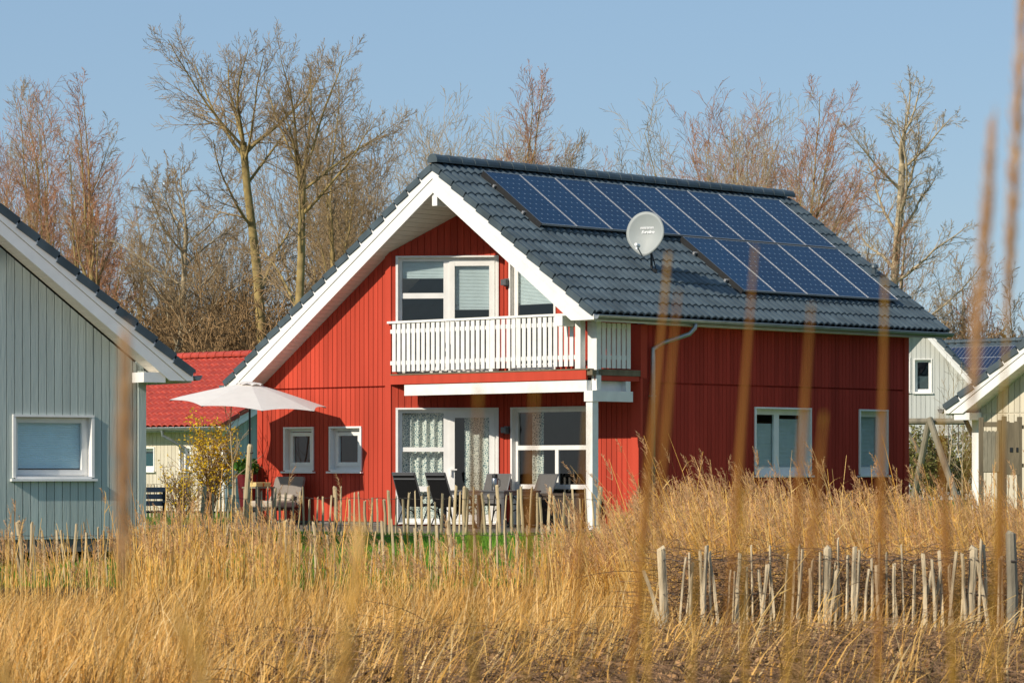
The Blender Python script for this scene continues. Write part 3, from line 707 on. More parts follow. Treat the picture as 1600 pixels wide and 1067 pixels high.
def turned_roof(parent, e0, e1, rid, ztip, sl, y0, y1, tile_mat, wall, barge_h=.43, gutter='darkzinc', **kw):
    """a gable roof whose ridge runs along the house's local y; its gable faces local -y"""
    before = set(bpy.data.objects)
    zr = ztip + sl * (e1 - rid)
    gable_roof(parent, y0, y1, -e1, -rid, -e0, ztip, zr, zr - sl * (rid - e0), tile_mat, barge_h=barge_h, gutter=gutter, wall_a=wall, **kw)
    for o in [o for o in bpy.data.objects if o not in before and o.type == 'MESH']:
        me = o.data; co = np.empty(len(me.vertices) * 3, dtype=np.float32); me.vertices.foreach_get('co', co); co = co.reshape(-1, 3)
        n = np.stack([-co[:, 1], co[:, 0], co[:, 2]], 1); me.vertices.foreach_set('co', np.ascontiguousarray(n).ravel()); me.update()
turned_roof(H2, -11.22, .62, -5.3, 2.72, .756, -.5, 9.5, MT['tile'], (-.02, 9.02))
q = MB(); q.box(-.22, .16, -.44, -.03, 2.56, 2.72); q.build('purlin_end', MT['white'], H2)

# ================================================================== houses behind
def far_window(parent, F, s0, s1, z0, z1, blind=None):
    window(parent, F, s0, s1, z0, z1, fw=.09, blinds=[(s0 + .08, s1 - .08, z0 + .08, z0 + (z1 - z0) * blind[0], blind[1])] if blind else (), glass='glassdark')

O3 = (at(352, 85), 85.0)
H3 = thing('wooden_house', 'cream cottage with a bright red tiled roof and turquoise window blind', 'house', (*O3, 0), TH)
def red_roof_house():
    FW = Fr((0, 0), (0, 1), (-1, 0)); G = Fr((0, 0), (1, 0), (0, -1))
    sl, W_ = .5, 6.9; z = lambda a: (2.05 + sl * (a + .45)) if a < W_ / 2 else 2.05 + sl * (W_ - a + .45)
    b0 = lambda px: ((O3[0]) - (px - HX) / F_PX * O3[1]) / ((px - HX) / F_PX * V[1] - V[0])
    s1, s2, s3, s4 = b0(299), b0(283), b0(242), b0(222)
    w1 = (s1, s2 + .05, zat(735, 85.5), zat(700, 85.5)); w2 = (s3, s4 + .3, zat(735, 86), zat(700, 86))
    m = MB(); siding(m, FW, .0, 11, .05, 2.25, [w1, w2], thick=.12, pitch=.16); m.build('wall', MT['cream'], H3)
    m = MB(); siding(m, G, 0, W_, .05, lambda a: z(a), (), thick=.12, pitch=.16, kinks=(W_ / 2,)); m.build('gable_wall', MT['blue'], H3)
    m = MB(); siding(m, Fr((W_, 0), (0, 1), (1, 0)), 0, 11, .05, 2.2, thick=.12, pitch=.3); siding(m, Fr((0, 11), (1, 0), (0, 1)), 0, W_, .05, z, thick=.12, pitch=.3, kinks=(W_ / 2,)); m.build('wall', MT['cream'], H3)
    m = MB(); m.fbox(FW, -.03, .14, .05, 2.2, -.05, .03); m.build('corner_board', MT['white'], H3)
    m = MB(); m.box(2.0, 2.1, .3, 10.6, .05, 2.2); m.build('inner_wall', MT['dark'], H3)
    far_window(H3, FW, *w1); far_window(H3, FW, *w2, blind=(.99, 'teal'))
    # the ridge runs along local y: same quarter turn as above
    turned_roof(H3, -.55, W_ + .55, W_ / 2, 2.36, sl, -.45, 11.5, MT['redtile'], (-.01, 11.01), barge_h=.33, row=.36, wave=.24, gutter='zinc')
    d = MB(); d.tube([(-.62, 1.9, 2.25), (-.6, 1.9, 2.1), (-.1, 1.55, 1.75), (-.07, 1.5, 1.6), (-.07, 1.5, .05)], .05, 8); d.build('downpipe', MT['zinc'], H3)
    v = MB(); x, y = 1.05, 6.3; v.tube([(x, y, 2.9), (x, y, 3.42)], .06, 8); v.lathe([(.1, 0), (.09, .05), (.02, .1)], (x, y, 3.4), 10); v.build('vent_pipe', MT['redtile'], H3)
red_roof_house()

T4 = math.radians(80); O4 = (at(1526, 116), 116.0); V4 = (-math.sin(T4), math.cos(T4))
H4 = thing('wooden_house', 'pale grey two-storey gabled house seen between the red and the cream house', 'house', (*O4, 0), T4)
def grey_house():
    FW = Fr((0, 0), (0, 1), (-1, 0)); sl = 1.12; half = 2.25
    z = lambda b: 4.02 + sl * b if b < half else 4.02 + sl * (2 * half - b)
    bb = lambda px: ((O4[0]) - (px - HX) / F_PX * O4[1]) / ((px - HX) / F_PX * V4[1] - V4[0])
    ops = [(bb(1456), bb(1428), zat(613, 116.3), zat(562, 116.3)), (bb(1422), bb(1396), zat(612, 116.5), zat(560, 116.5)),
           (bb(1487), bb(1462), zat(722, 116), zat(680, 116)), (bb(1422), bb(1400), zat(745, 116.5), zat(676, 116.5))]
    m = MB(); siding(m, FW, 0, 2 * half, .05, lambda b: z(b), ops, thick=.12, pitch=.17, kinks=(half,)); m.build('gable_wall', MT['grey'], H4)
    m = MB(); siding(m, Fr((0, 0), (1, 0), (0, -1)), 0, 8, .05, 3.9, thick=.12, pitch=.3); siding(m, Fr((8, 0), (0, 1), (1, 0)), 0, 2 * half, .05, z, thick=.12, pitch=.3, kinks=(half,)); siding(m, Fr((0, 2 * half), (1, 0), (0, 1)), 0, 8, .05, 3.9, thick=.12, pitch=.3); m.build('wall', MT['grey'], H4)
    d = MB(); d.box(2.0, 2.1, .3, 2 * half - .3, .05, 5.0); d.build('inner_wall', MT['dark'], H4)
    for i, o in enumerate(ops): far_window(H4, FW, *o, blind=((.5, 'blind') if i < 3 else None))
    e = .28
    gable_roof(H4, -.5, 8.5, -e, half, 2 * half + e, 4.1, 4.1 + sl * (half + e), 4.1, MT['tile'], barge_h=.42, wall_a=(.02, 7.98), gutter='darkzinc')
    d = MB(); d.tube([(.1, -.1, 3.6), (.1, -.08, .05)], .05, 8); d.build('downpipe', MT['darkzinc'], H4)
grey_house()

O5 = (at(1522, 63.0), 63.0)
H5 = thing('wooden_house', 'cream wooden house with white verge behind the brown slatted garden fence', 'house', (*O5, 0), TH)
def cream_house():
    FW = Fr((0, 0), (0, 1), (-1, 0)); sl = .65; half = 4.6
    z = lambda b: 2.10 + sl * (.37 - b) if b > -half else 2.10 + sl * (.37 + half) - sl * (-half - b)
    m = MB(); siding(m, FW, -2 * half, 0, .05, 2.28, (), thick=.12); siding(m, FW, -2 * half, 0, 2.31, lambda b: z(b), (), thick=.12, kinks=(-half,))
    m.fbox(FW, -2 * half, 0, 2.28, 2.31, -.1, -.014); m.build('gable_wall', MT['cream'], H5)
    m = MB(); siding(m, Fr((0, 0), (1, 0), (0, 1)), 0, 8, .05, 2.25, thick=.12, pitch=.3); siding(m, Fr((8, 0), (0, 1), (1, 0)), -2 * half, 0, .05, z, thick=.12, pitch=.3, kinks=(-half,)); siding(m, Fr((0, -2 * half), (1, 0), (0, -1)), 0, 8, .05, 2.3, thick=.12, pitch=.3); m.build('wall', MT['cream'], H5)
    m = MB(); m.fbox(FW, -.15, .03, .05, z(0) - .01, -.05, .03); m.build('corner_board', MT['white'], H5)
    gable_roof(H5, -.5, 8.5, -2 * half - .37, -half, .37, 2.43, 2.43 + sl * (half + .37), 2.43, MT['tile'], barge_h=.41, wall_a=(.02, 7.98), gutter='darkzinc')
    q = MB(); q.box(-.44, -.03, -.2, .17, 2.17, 2.31); q.build('purlin_end', MT['white'], H5)
    d = MB(); d.tube([(.3, .45, 2.36), (.3, .43, 2.2), (.25, .2, 1.85), (.25, .07, 1.7), (.25, .07, .05)], .05, 8); d.build('downpipe', MT['darkzinc'], H5)
cream_house()

O6 = (at(1500, 150), 150.0)
H6 = thing('wooden_house', 'far house whose dark roof carries pale framed solar panels above the cream house', 'house', (*O6, 0), TH)
def far_house():
    # ridge along local y at local x = 4.2, slope facing local -x
    sl = .75; zr = zat(531, 153) - .1; W_ = 8.4; zt = zr - sl * 4.7
    FW = Fr((0, 0), (0, 1), (-1, 0))
    m = MB(); siding(m, FW, -6, 6, .05, zt + .2, (), thick=.12, pitch=.3); siding(m, Fr((W_, 0), (0, 1), (1, 0)), -6, 6, .05, zt + .2, (), thick=.12, pitch=.3)
    z = lambda a: zt + sl * (a + .5) - .3 if a < 4.2 else zt + sl * (W_ - a + .5) - .3
    siding(m, Fr((0, -6), (1, 0), (0, -1)), 0, W_, .05, z, thick=.12, pitch=.3, kinks=(4.2,)); siding(m, Fr((0, 6), (1, 0), (0, 1)), 0, W_, .05, z, thick=.12, pitch=.3, kinks=(4.2,)); m.build('wall', MT['cream'], H6)
    turned_roof(H6, -.5, W_ + .5, 4.2, zt, sl, -6.5, 6.5, MT['tile'], (-6, 6), gutter='darkzinc', row=.5, wave=.4)
    bb = lambda px: ((O6[0] + 3 * U[0]) - (px - HX) / F_PX * (O6[1] + 3 * U[1])) / ((px - HX) / F_PX * V[1] - V[0])
    c = math.cos(math.atan(sl)); s = math.sin(math.atan(sl))
    def P(a, b, h): return (a - h * s, b, zt + sl * (a + .5) + h * c)
    for i in range(4):
        for j in range(2):
            b0 = bb(1445 + 38 * i); b1 = bb(1445 + 38 * (i + 1)) ; a0, a1 = 2.28 - 1.55 * j, 3.78 - 1.55 * j
            p = MB(); p.hexa([P(a0, b0, .1), P(a1, b0, .1), P(a1, b1 + .04, .1), P(a0, b1 + .04, .1), P(a0, b0, .14), P(a1, b0, .14), P(a1, b1 + .04, .14), P(a0, b1 + .04, .14)]); o = p.build('solar_panel', MT['alu'], H6)
            c_ = MB()
            for kx in range(6):
                for ky in range(2):
                    d0 = b0 + (b1 + .04 - b0) * (kx + .06) / 6; d1 = b0 + (b1 + .04 - b0) * (kx + .94) / 6; e0 = a0 + (a1 - a0) * (ky + .03) / 2; e1 = a0 + (a1 - a0) * (ky + .97) / 2
                    c_.quad(P(e0, d0, .145), P(e0, d1, .145), P(e1, d1, .145), P(e1, d0, .145)); 
            c_.build('cell_face', MT['glasscell'], o, recalc=False)
MT['glasscell'] = M('dark blue cells', (.012, .022, .06), .15, .2, 3)
far_house()

#@@PART2@@
# ================================================================== things on and around the terrace
def parasol():
    c = (*wloc(-1.3, 8.32, O1), .03)
    T = thing('parasol', 'open ivory parasol shading the gable wall of the red house', 'parasol', c)
    m = MB(); m.tube([(0, 0, .06), (0, 0, 2.86)], .022, 10); m.build('pole', MT['black'], T)
    m = MB(); m.box(-.32, .32, -.32, .32, 0, .06); m.lathe([(.05, .06), (.04, .4), (.03, .42)], (0, 0, 0), 12); m.build('base', MT['plinth'], T)
    ap = Vector((0, 0, 2.93)); R = 1.63; tilt = Matrix.Rotation(math.radians(5.5), 3, 'X') @ Matrix.Rotation(math.radians(3.8), 3, 'Y')
    m = MB(); n = 8; sub = 6; cols = 6
    def P(k, t, f):                                   # sector k, across t, out f: panels sag between their ribs
        a0, a1 = 2 * PI * (k + .32) / n, 2 * PI * (k + 1.32) / n
        p = Vector((math.cos(a0), math.sin(a0), 0)).lerp(Vector((math.cos(a1), math.sin(a1), 0)), t) * R * f
        p -= p * .10 * f * math.sin(PI * t) * .5
        z = -.43 * f ** 1.12 + .035 * math.sin(PI * t) * f * f
        return tilt @ Vector((p.x, p.y, z)) + ap
    for k in range(n):
        i0 = len(m.v)
        for a in range(sub + 1):
            for b in range(cols + 1): m.v.append(tuple(P(k, b / cols, .1 + .9 * a / sub)))
        for a in range(sub):
            for b in range(cols): q = i0 + a * (cols + 1) + b; m.f.append((q, q + 1, q + cols + 2, q + cols + 1))
    m.build('canopy', MT['canopy'], T, smooth=True, recalc=False)
    m = MB()
    for k in range(n):
        i0 = len(m.v)
        for f, dz in ((0, .02), (.10, .035), (.17, .02)):
            for b in range(5): m.v.append(tuple(P(k, b / 4, f) + tilt @ Vector((0, 0, dz + (.03 * math.sin(PI * b / 4) if f > .1 else 0)))))
        for a in range(2):
            for b in range(4): q = i0 + a * 5 + b; m.f.append((q, q + 1, q + 6, q + 5))
    m.build('vent_flap', MT['canopy'], T, recalc=False)
    for k in range(n):
        m = MB(); m.bar(tuple(P(k, 0, .04) - Vector((0, 0, .03))), tuple(P(k, 0, .99) - Vector((0, 0, .02))), .014, .02); m.build('rib', MT['black'], T)
parasol()

def on_terrace(a, b): return (*wloc(a, b, O1), .035)
def dining_table():
    T = thing('dining_table', 'dark grey metal garden table with a steel flask on it', 'table', on_terrace(.36, 3.05), TH)
    x, y, h = .53, .85, .74
    m = MB(); m.box(-x, x, -y, y, h - .035, h); m.build('tabletop', MT['lamp'], T, bevel=.006)
    m = MB(); m.box(-x + .02, x - .02, -y + .02, -y + .05, h - .09, h - .036); m.box(-x + .02, x - .02, y - .05, y - .02, h - .09, h - .036)
    m.box(-x + .02, -x + .05, -y + .05, y - .05, h - .09, h - .036); m.box(x - .05, x - .02, -y + .05, y - .05, h - .09, h - .036); m.build('apron', MT['lamp'], T)
    for sx in (-1, 1):
        for sy in (-1, 1):
            m = MB(); m.box(sx * (x - .035) - .035, sx * (x - .035) + .035, sy * (y - .035) - .035, sy * (y - .035) + .035, 0, h - .092); m.build('leg', MT['lamp'], T)
dining_table()
def flask():
    a, b = .18, 2.78
    T = thing('vacuum_flask', 'steel vacuum flask with black lid standing on the garden table', 'flask', (*wloc(a, b, O1), .776))
    m = MB(); m.lathe([(.06, 0), (.066, .01), (.066, .22), (.052, .25)], (0, 0, 0), 18); m.build('body', MT['steel'], T, smooth=True)
    m = MB(); m.lathe([(.054, .25), (.056, .27), (.05, .315), (.02, .325)], (0, 0, 0), 18); m.build('lid', MT['black'], T)
    m = MB(); m.tube([(.06, 0, .23), (.1, 0, .2), (.1, 0, .09), (.062, 0, .06)], .009, 6); m.build('handle', MT['black'], T)
flask()

def garden_chair(a, b, rot, mat, label, hb=1.08):
    """seat faces local +x"""
    T = thing('garden_chair', label, 'garden chair', on_terrace(a, b), TH + rot, 'reclining chairs round the garden table')
    w = .27
    def sh(p): return p
    m = MB(); n = 8
    pts = [(-.24 - .27 * (k / n) ** .9, .44 + (hb - .44) * k / n) for k in range(n + 1)]
    for k in range(n):
        (x0, z0), (x1, z1) = pts[k], pts[k + 1]
        m.hexa([(x0 - .012, -w, z0), (x1 - .012, -w, z1), (x1 - .012, w, z1), (x0 - .012, w, z0), (x0 + .012, -w, z0), (x1 + .012, -w, z1), (x1 + .012, w, z1), (x0 + .012, w, z0)])
    m.build('backrest', mat, T)
    m = MB()
    for s in (-1, 1): m.tube([(x - .0, s * (w + .012), z) for x, z in pts], .016, 6)
    m.tube([(pts[-1][0], -w - .012, hb), (pts[-1][0], w + .012, hb)], .016, 6)
    for f in (.95, .82): 
        k = f * n; i = int(k); x = pts[i][0] + (pts[min(i + 1, n)][0] - pts[i][0]) * (k - i); z = .44 + (hb - .44) * f
        m.bar((x - .02, -w, z), (x - .02, w, z), .012, .028)
    m.build('back_frame', MT['lamp'], T)
    m = MB(); m.hexa([(-.24, -w, .42), (.26, -w, .45), (.26, w, .45), (-.24, w, .42), (-.24, -w, .44), (.26, -w, .475), (.26, w, .475), (-.24, w, .44)]); m.build('seat', mat, T)
    for s in (-1, 1):
        m = MB(); y = s * (w + .045)
        m.tube([(.26, y, .01), (.20, y, .3), (.14, y, .63), (.05, y, .655), (-.30, y, .64)], .013, 6); m.build('armrest', MT['black'], T)
        m = MB(); m.tube([(-.36, y, .01), (-.16, y, .36), (.12, y, .6)], .013, 6); m.build('leg', MT['black'], T)
        m = MB(); m.tube([(.30, y, .01), (.16, y, .32), (-.2, y, .45)], .013, 6); m.build('leg', MT['black'], T)
garden_chair(-.62, 4.05, .10, MT['sling'], 'black reclining chair seen from behind at the near corner of the table')
garden_chair(-.62, 3.1, -.05, MT['sling'], 'black chair with two pale cross bars on its back, beside the steel flask')
garden_chair(1.12, 3.95, PI + .2, MT['greysling'], 'grey sling chair standing before the curtained terrace door', 1.05)
garden_chair(1.12, 2.75, PI - .12, MT['greysling'], 'grey sling chair in front of the three-part patio window', 1.05)
def bench_box():
    T = thing('storage_bench', 'low dark brown rattan bench box under the patio window', 'bench', on_terrace(1.45, 2.2), TH)
    m = MB(); m.box(-.28, .28, -.75, .75, .06, .62)
    for i in range(14): m.box(-.284, -.279, -.74, .74, .085 + i * .038, .105 + i * .038)
    m.build('body', MT['rattan'], T)
    m = MB(); m.box(-.31, .31, -.78, .78, .622, .68); m.build('lid', MT['rattan'], T, bevel=.01)
    for sx in (-.2, .2):
        for sy in (-.65, .65):
            m = MB(); m.box(sx - .03, sx + .03, sy - .03, sy + .03, 0, .06); m.build('foot', MT['black'], T)
bench_box()
def lounge_chair():
    T = thing('lounge_chair', 'taupe lounge chair with rounded back and beige seat cushion below the small gable windows', 'lounge chair', on_terrace(-.15, 8.75), TH)
    # faces away from the wall, towards local -x
    m = MB(); n = 20; pts = []
    for cx, cy, t0 in ((.36, .92, 0), (-.36, .92, PI / 2)):
        for k in range(6): t = t0 + PI / 2 * k / 5; pts.append((cx + .08 * math.cos(t), cy + .08 * math.sin(t)))
    pts += [(-.44, .42), (.44, .42)]
    tip = lambda y, z, o: (.18 + (z - .42) * .28 + o, y, z)
    m.prism([tip(y, z, 0) for y, z in pts], [tip(y, z, .06) for y, z in pts]); m.build('backrest', MT['taupe'], T)
    m = MB(); m.box(-.42, .16, -.42, .42, .36, .50); m.build('seat_cushion', MT['cushion'], T, bevel=.04)
    m = MB(); m.hexa([(.0, -.36, .50), (.12, -.36, .5), (.12, .3, .5), (0, .3, .5), (.1, -.36, .64), (.2, -.36, .62), (.2, .3, .62), (.1, .3, .64)]); m.build('back_cushion', MT['cushion'], T, bevel=.03)
    m = MB(); m.box(-.45, .22, -.45, .45, .30, .355); m.build('seat_frame', MT['black'], T)
    for s in (-1, 1):
        m = MB(); m.tube([(.30, s * .44, .32), (.34, s * .44, .03), (-.42, s * .44, .03), (-.44, s * .44, .32), (-.44, s * .44, .32)], .018, 6); m.build('leg', MT['black'], T)
lounge_chair()
def side_table():
    x, y = at(404, 64.2), 64.2
    T = thing('side_table', 'small grey table with a yellow tray at the house corner', 'table', (x, y, 0), TH)
    m = MB(); m.box(-.24, .24, -.24, .24, .80, .83); m.build('tabletop', MT['log'], T)
    for sx in (-.2, .2):
        for sy in (-.2, .2):
            m = MB(); m.box(sx - .02, sx + .02, sy - .02, sy + .02, 0, .8); m.build('leg', MT['log'], T)
    t2 = thing('tray', 'yellow tray lying on the small grey table', 'tray', (x, y, .832), TH)
    m = MB(); m.box(-.2, .2, -.15, .15, 0, .09); m.build('body', M('pale yellow tray', (.70, .52, .22), .6), t2, bevel=.01)
    m = MB(); m.box(-.02, .02, -.155, -.151, .0, .08); m.build('handle', MT['orange'], t2)
side_table()
def wheelie_bin():
    T = thing('wheelie_bin', 'black wheeled bin with yellow lid behind the corner of the red house', 'bin', (at(398, 69), 69, 0), .2)
    m = MB(); m.hexa([(-.22, -.25, .06), (.22, -.25, .06), (.22, .25, .06), (-.22, .25, .06), (-.29, -.35, 1.17), (.29, -.35, 1.17), (.29, .35, 1.17), (-.29, .35, 1.17)]); m.build('body', MT['binbody'], T, bevel=.02)
    m = MB(); m.hexa([(-.31, -.38, 1.172), (.31, -.38, 1.172), (.31, .37, 1.172), (-.31, .37, 1.172), (-.27, -.33, 1.27), (.27, -.33, 1.27), (.27, .36, 1.25), (-.27, .36, 1.25)]); m.build('lid', MT['yellow'], T, bevel=.015)
    for s in (-1, 1):
        m = MB(); m.tube([(s * .25, .27, .1), (s * .30, .27, .1)], .1, 14); m.build('wheel', MT['black'], T)
    m = MB(); m.box(-.06, .10, -.36, -.352, .62, .85); m.build('sticker', MT['white'], T)
wheelie_bin()

def leaf_cloud(rng, n, cx, cy, cz, rx, ry, rz, size, up=.3):
    u = rng.normal(size=(n, 3)); u /= np.linalg.norm(u, axis=1)[:, None]
    c = u * (rng.random((n, 1)) ** .45) * np.array([rx, ry, rz]) + np.array([cx, cy, cz])
    d = rng.normal(size=(n, 3)); d[:, 2] += up; d /= np.linalg.norm(d, axis=1)[:, None]
    s = np.cross(d, rng.normal(size=(n, 3))); s /= np.linalg.norm(s, axis=1)[:, None]
    L = size * rng.uniform(.6, 1.4, (n, 1)); Wd = L * .28
    v = np.stack([c - d * L * .5, c + s * Wd, c + d * L * .5, c - s * Wd], 1).reshape(-1, 3)
    f = np.arange(n * 4).reshape(-1, 4)
    return v, f

def potted_plant():
    T = thing('potted_plant', 'green leafy plant in a tall dark red pot beside the parasol pole', 'plant', (at(386, 66.5), 66.5, 0))
    m = MB(); m.lathe([(.13, 0), (.19, .45), (.21, .8), (.18, .8), (.17, .74)], (0, 0, .28), 16); m.build('pot', MT['pot'], T, smooth=False)
    m = MB(); m.box(-.25, .25, -.25, .25, 0, .28); m.build('stand', MT['log'], T)
    rng = np.random.default_rng(4); v, f = leaf_cloud(rng, 260, 0, 0, 1.22, .27, .27, .22, .13, 1.0); fast_obj('foliage', v, f, MT['leaf'], T)
potted_plant()
def stake(px, Y, h, r, label, lean):
    T = thing('wooden_stake', label, 'post', (at(px, Y), Y, ground_z(Y) - .05))
    m = MB(); m.tube([(0, 0, 0), (lean * .5, 0, h * .5), (lean * 1.05, 0, h * .97), (lean * 1.1, 0, h)], [r, r * .95, r, r * .7], 9); m.build('shaft', MT['chestnut'], T)
    m = MB(); m.tube([(lean - r * 1.3, 0, h * .9), (lean + r * 1.2, -r, h * .905)], .02, 6); m.build('binding', MT['black'], T)
stake(382, 60.5, 1.72, .055, 'pale round stake with dark binding beside the parasol pole', .1)
def dark_bench():
    T = thing('garden_bench', 'dark slatted garden bench half hidden by the corner of the blue-grey house', 'bench', (at(236, 55.5), 55.5, 0), .15)
    m = MB()
    for i in range(4): m.box(-.75, .28, -.22 + i * .13, -.12 + i * .13, .42, .45)
    m.build('seat', MT['black'], T)
    m = MB()
    for i in range(3): m.hexa([(-.75, .28 + i * .03, .54 + i * .12), (.28, .28 + i * .03, .54 + i * .12), (.28, .30 + i * .03, .54 + i * .12), (-.75, .30 + i * .03, .54 + i * .12), (-.75, .30 + i * .03, .63 + i * .12), (.28, .30 + i * .03, .63 + i * .12), (.28, .32 + i * .03, .63 + i * .12), (-.75, .32 + i * .03, .63 + i * .12)])
    m.build('backrest', MT['lamp'], T)
    for x in (-.6, .24):
        for y in (-.2, .27):
            m = MB(); m.box(x - .03, x + .03, y - .03, y + .03, 0, .419 if y < 0 else .80); m.build('leg', MT['black'], T)
        m = MB(); m.box(x - .035, x + .035, -.22, .235, .60, .64); m.build('armrest', MT['lamp'], T)
dark_bench()

# ================================================================== fences of split pickets
def picket_mesh(rng, h, r):
    m = MB(); n = 6; k = 5; off = [rng.uniform(.7, 1.2) for _ in range(k)]; ph = rng.uniform(0, 6); b = rng.uniform(-.025, .025) * h
    for j in range(n + 1):
        z = h * j / n; t = r * (1.05 - .2 * j / n) * rng.uniform(.92, 1.08)
        cx = b * math.sin(PI * j / n) + rng.uniform(-.004, .004)
        for i in range(k):
            a = 2 * PI * i / k + ph; dz = (rng.uniform(-.035, .015) if j == n else 0)
            m.v.append((cx + math.cos(a) * t * off[i], math.sin(a) * t * off[i] * .75, z + dz))
    for j in range(n):
        for i in range(k): i2 = (i + 1) % k; m.f.append((j * k + i, j * k + i2, (j + 1) * k + i2, (j + 1) * k + i))
    m.f.append(tuple(n * k + i for i in range(k)))
    return m
def picket_fence(label, pts, spacing, h, r, posts, mat, seed, group=None, jit=.25, lean=.05, name='picket_fence', wires=(.25, .8), posth=1.15, double=0.0, sag=0.0):
    rng = random.Random(seed)
    P = [Vector((x, y, 0)) for x, y in pts]; T = thing(name, label, 'fence', (P[0].x, P[0].y, ground_z(P[0].y)), 0, group)
    org = Vector(T.location)
    seg = [(a, b, (b - a).length) for a, b in zip(P, P[1:])]; tot = sum(s[2] for s in seg)
    def pos(d):
        for a, b, l in seg:
            if d <= l: return a.lerp(b, d / l)
            d -= l
        return P[-1]
    protos = []
    for i in range(8):
        m = picket_mesh(rng, h, r); o = m.build('picket', mat, T, recalc=True); protos.append(o)
    n = int(tot / spacing); used = 0
    for i in range(n):
        d = (i + .5 + rng.uniform(-jit, jit)) * spacing; q = pos(d); z = ground_z(q.y)
        o = protos[i] if i < 8 else protos[rng.randrange(8)].copy()
        if i >= 8: COL.objects.link(o); o.parent = T
        dy = (double if rng.random() < .4 else 0)
        o.location = (q.x - org.x, q.y + dy - org.y, z - .06 - org.z + rng.uniform(-.05, .03) - sag * abs(math.sin(d * 1.7)) * .3)
        o.rotation_euler = (rng.gauss(0, lean * .7), rng.gauss(.012, lean), rng.uniform(0, 6)); s = rng.uniform(.80, 1.13); o.scale = (rng.uniform(.75, 1.4), rng.uniform(.75, 1.3), s)
    for d in posts:
        q = pos(d * tot); m = MB(); hh = h * posth; rr = min(r * 2.3, .058 if h > 1 else .042)
        m.tube([(0, 0, -.1), (rng.uniform(-.03, .03), 0, hh * .5), (rng.uniform(-.05, .05), 0, hh * .98), (0, 0, hh)], [rr, rr * .95, rr * .93, rr * .7], 8)
        o = m.build('post', mat, T); o.location = (q.x - org.x, q.y + r * 1.5 - org.y, ground_z(q.y) - org.z)
    for f in wires:
        m = MB(); w = []
        for i in range(n * 2 + 1):
            q = pos(tot * i / (n * 2)); w.append((q.x - org.x, q.y - org.y + (r * 1.2 if i % 2 else -r * 1.2), ground_z(q.y) - org.z + h * f - .03 + .012 * math.sin(i * .8)))
        m.tube(w, .0045, 4); m.build('wire', MT['wire'], T)
    return T
picket_fence('split chestnut picket fence running along the terrace of the red house', [(at(318, 58), 58), (at(935, 56.2), 56.2)], .118, .86, .027, (.0, .34, .67, 1.0), MT['chestnut'], 11, posth=1.02)
picket_fence('low split picket fence between the lawn and the tall dry grass', [(at(-30, 46.2), 46.2), (at(985, 46.6), 46.6)], .128, .86, .025, (.06, .28, .47, .72, .99), MT['chestnut'], 12, posth=1.02, lean=.07)
picket_fence('pale leaning picket fence with thick posts standing among brown brambles', [(at(1036, 33), 33), (at(1300, 33.3), 33.3), (at(1640, 33), 33)], .063, 1.02, .020, (.005, .43, .80), MT['paling'], 13, lean=.075, posth=1.0, double=.08, wires=(.55, .9))
picket_fence('pale garden paling fence in front of the cream cottage', [(at(170, 79), 79), (at(398, 76), 76)], .125, 1.05, .024, (), MT['paling'], 14, lean=.03, jit=.15)
def thick_post():
    T = thing('fence_post', 'thick dark weathered post near the end of the bramble fence', 'post', (at(1581, 32.6), 32.6, ground_z(32.6)))
    m = MB(); m.tube([(0, 0, -.05), (.01, 0, .6), (-.01, 0, 1.18), (0, 0, 1.2)], [.06, .058, .055, .04], 9); m.build('shaft', MT['log'], T)
    m = MB(); m.tube([(-.02, -.062, .9), (.035, -.06, .9)], .012, 6); m.build('staple', MT['wire'], T)
thick_post()

def swing():
    Y = 84.0; T = thing('swing_frame', 'weathered round-timber swing frame behind the red house', 'swing', (at(1455, Y), Y, 0), 0)
    m = MB(); m.tube([(-.75, .3, 2.28), (.3, .06, 2.28), (.78, -.05, 2.28)], [.085, .082, .085], 10); m.build('crossbeam', MT['log'], T)
    m = MB(); m.tube([(-.05, -.05, 2.36), (.28, -.5, 1.1), (.56, -.95, .0)], [.075, .08, .085], 10); m.build('leg', MT['log'], T)
    m = MB(); m.tube([(-.03, .1, 2.34), (-.2, .5, 1.1), (-.34, .95, .0)], [.075, .08, .085], 10); m.build('leg', MT['log'], T)
    m = MB(); m.tube([(-.62, .26, 2.2), (-.16, .4, 1.45)], [.05, .05], 8); m.build('brace', MT['log'], T)
    m = MB()
    for x in (.4, .62): m.tube([(x, .0, 2.2), (x, .0, 1.6)], .012, 5)
    m.build('rope', MT['wire'], T); T.scale = (1.167, 1.167, 1.08)
swing()

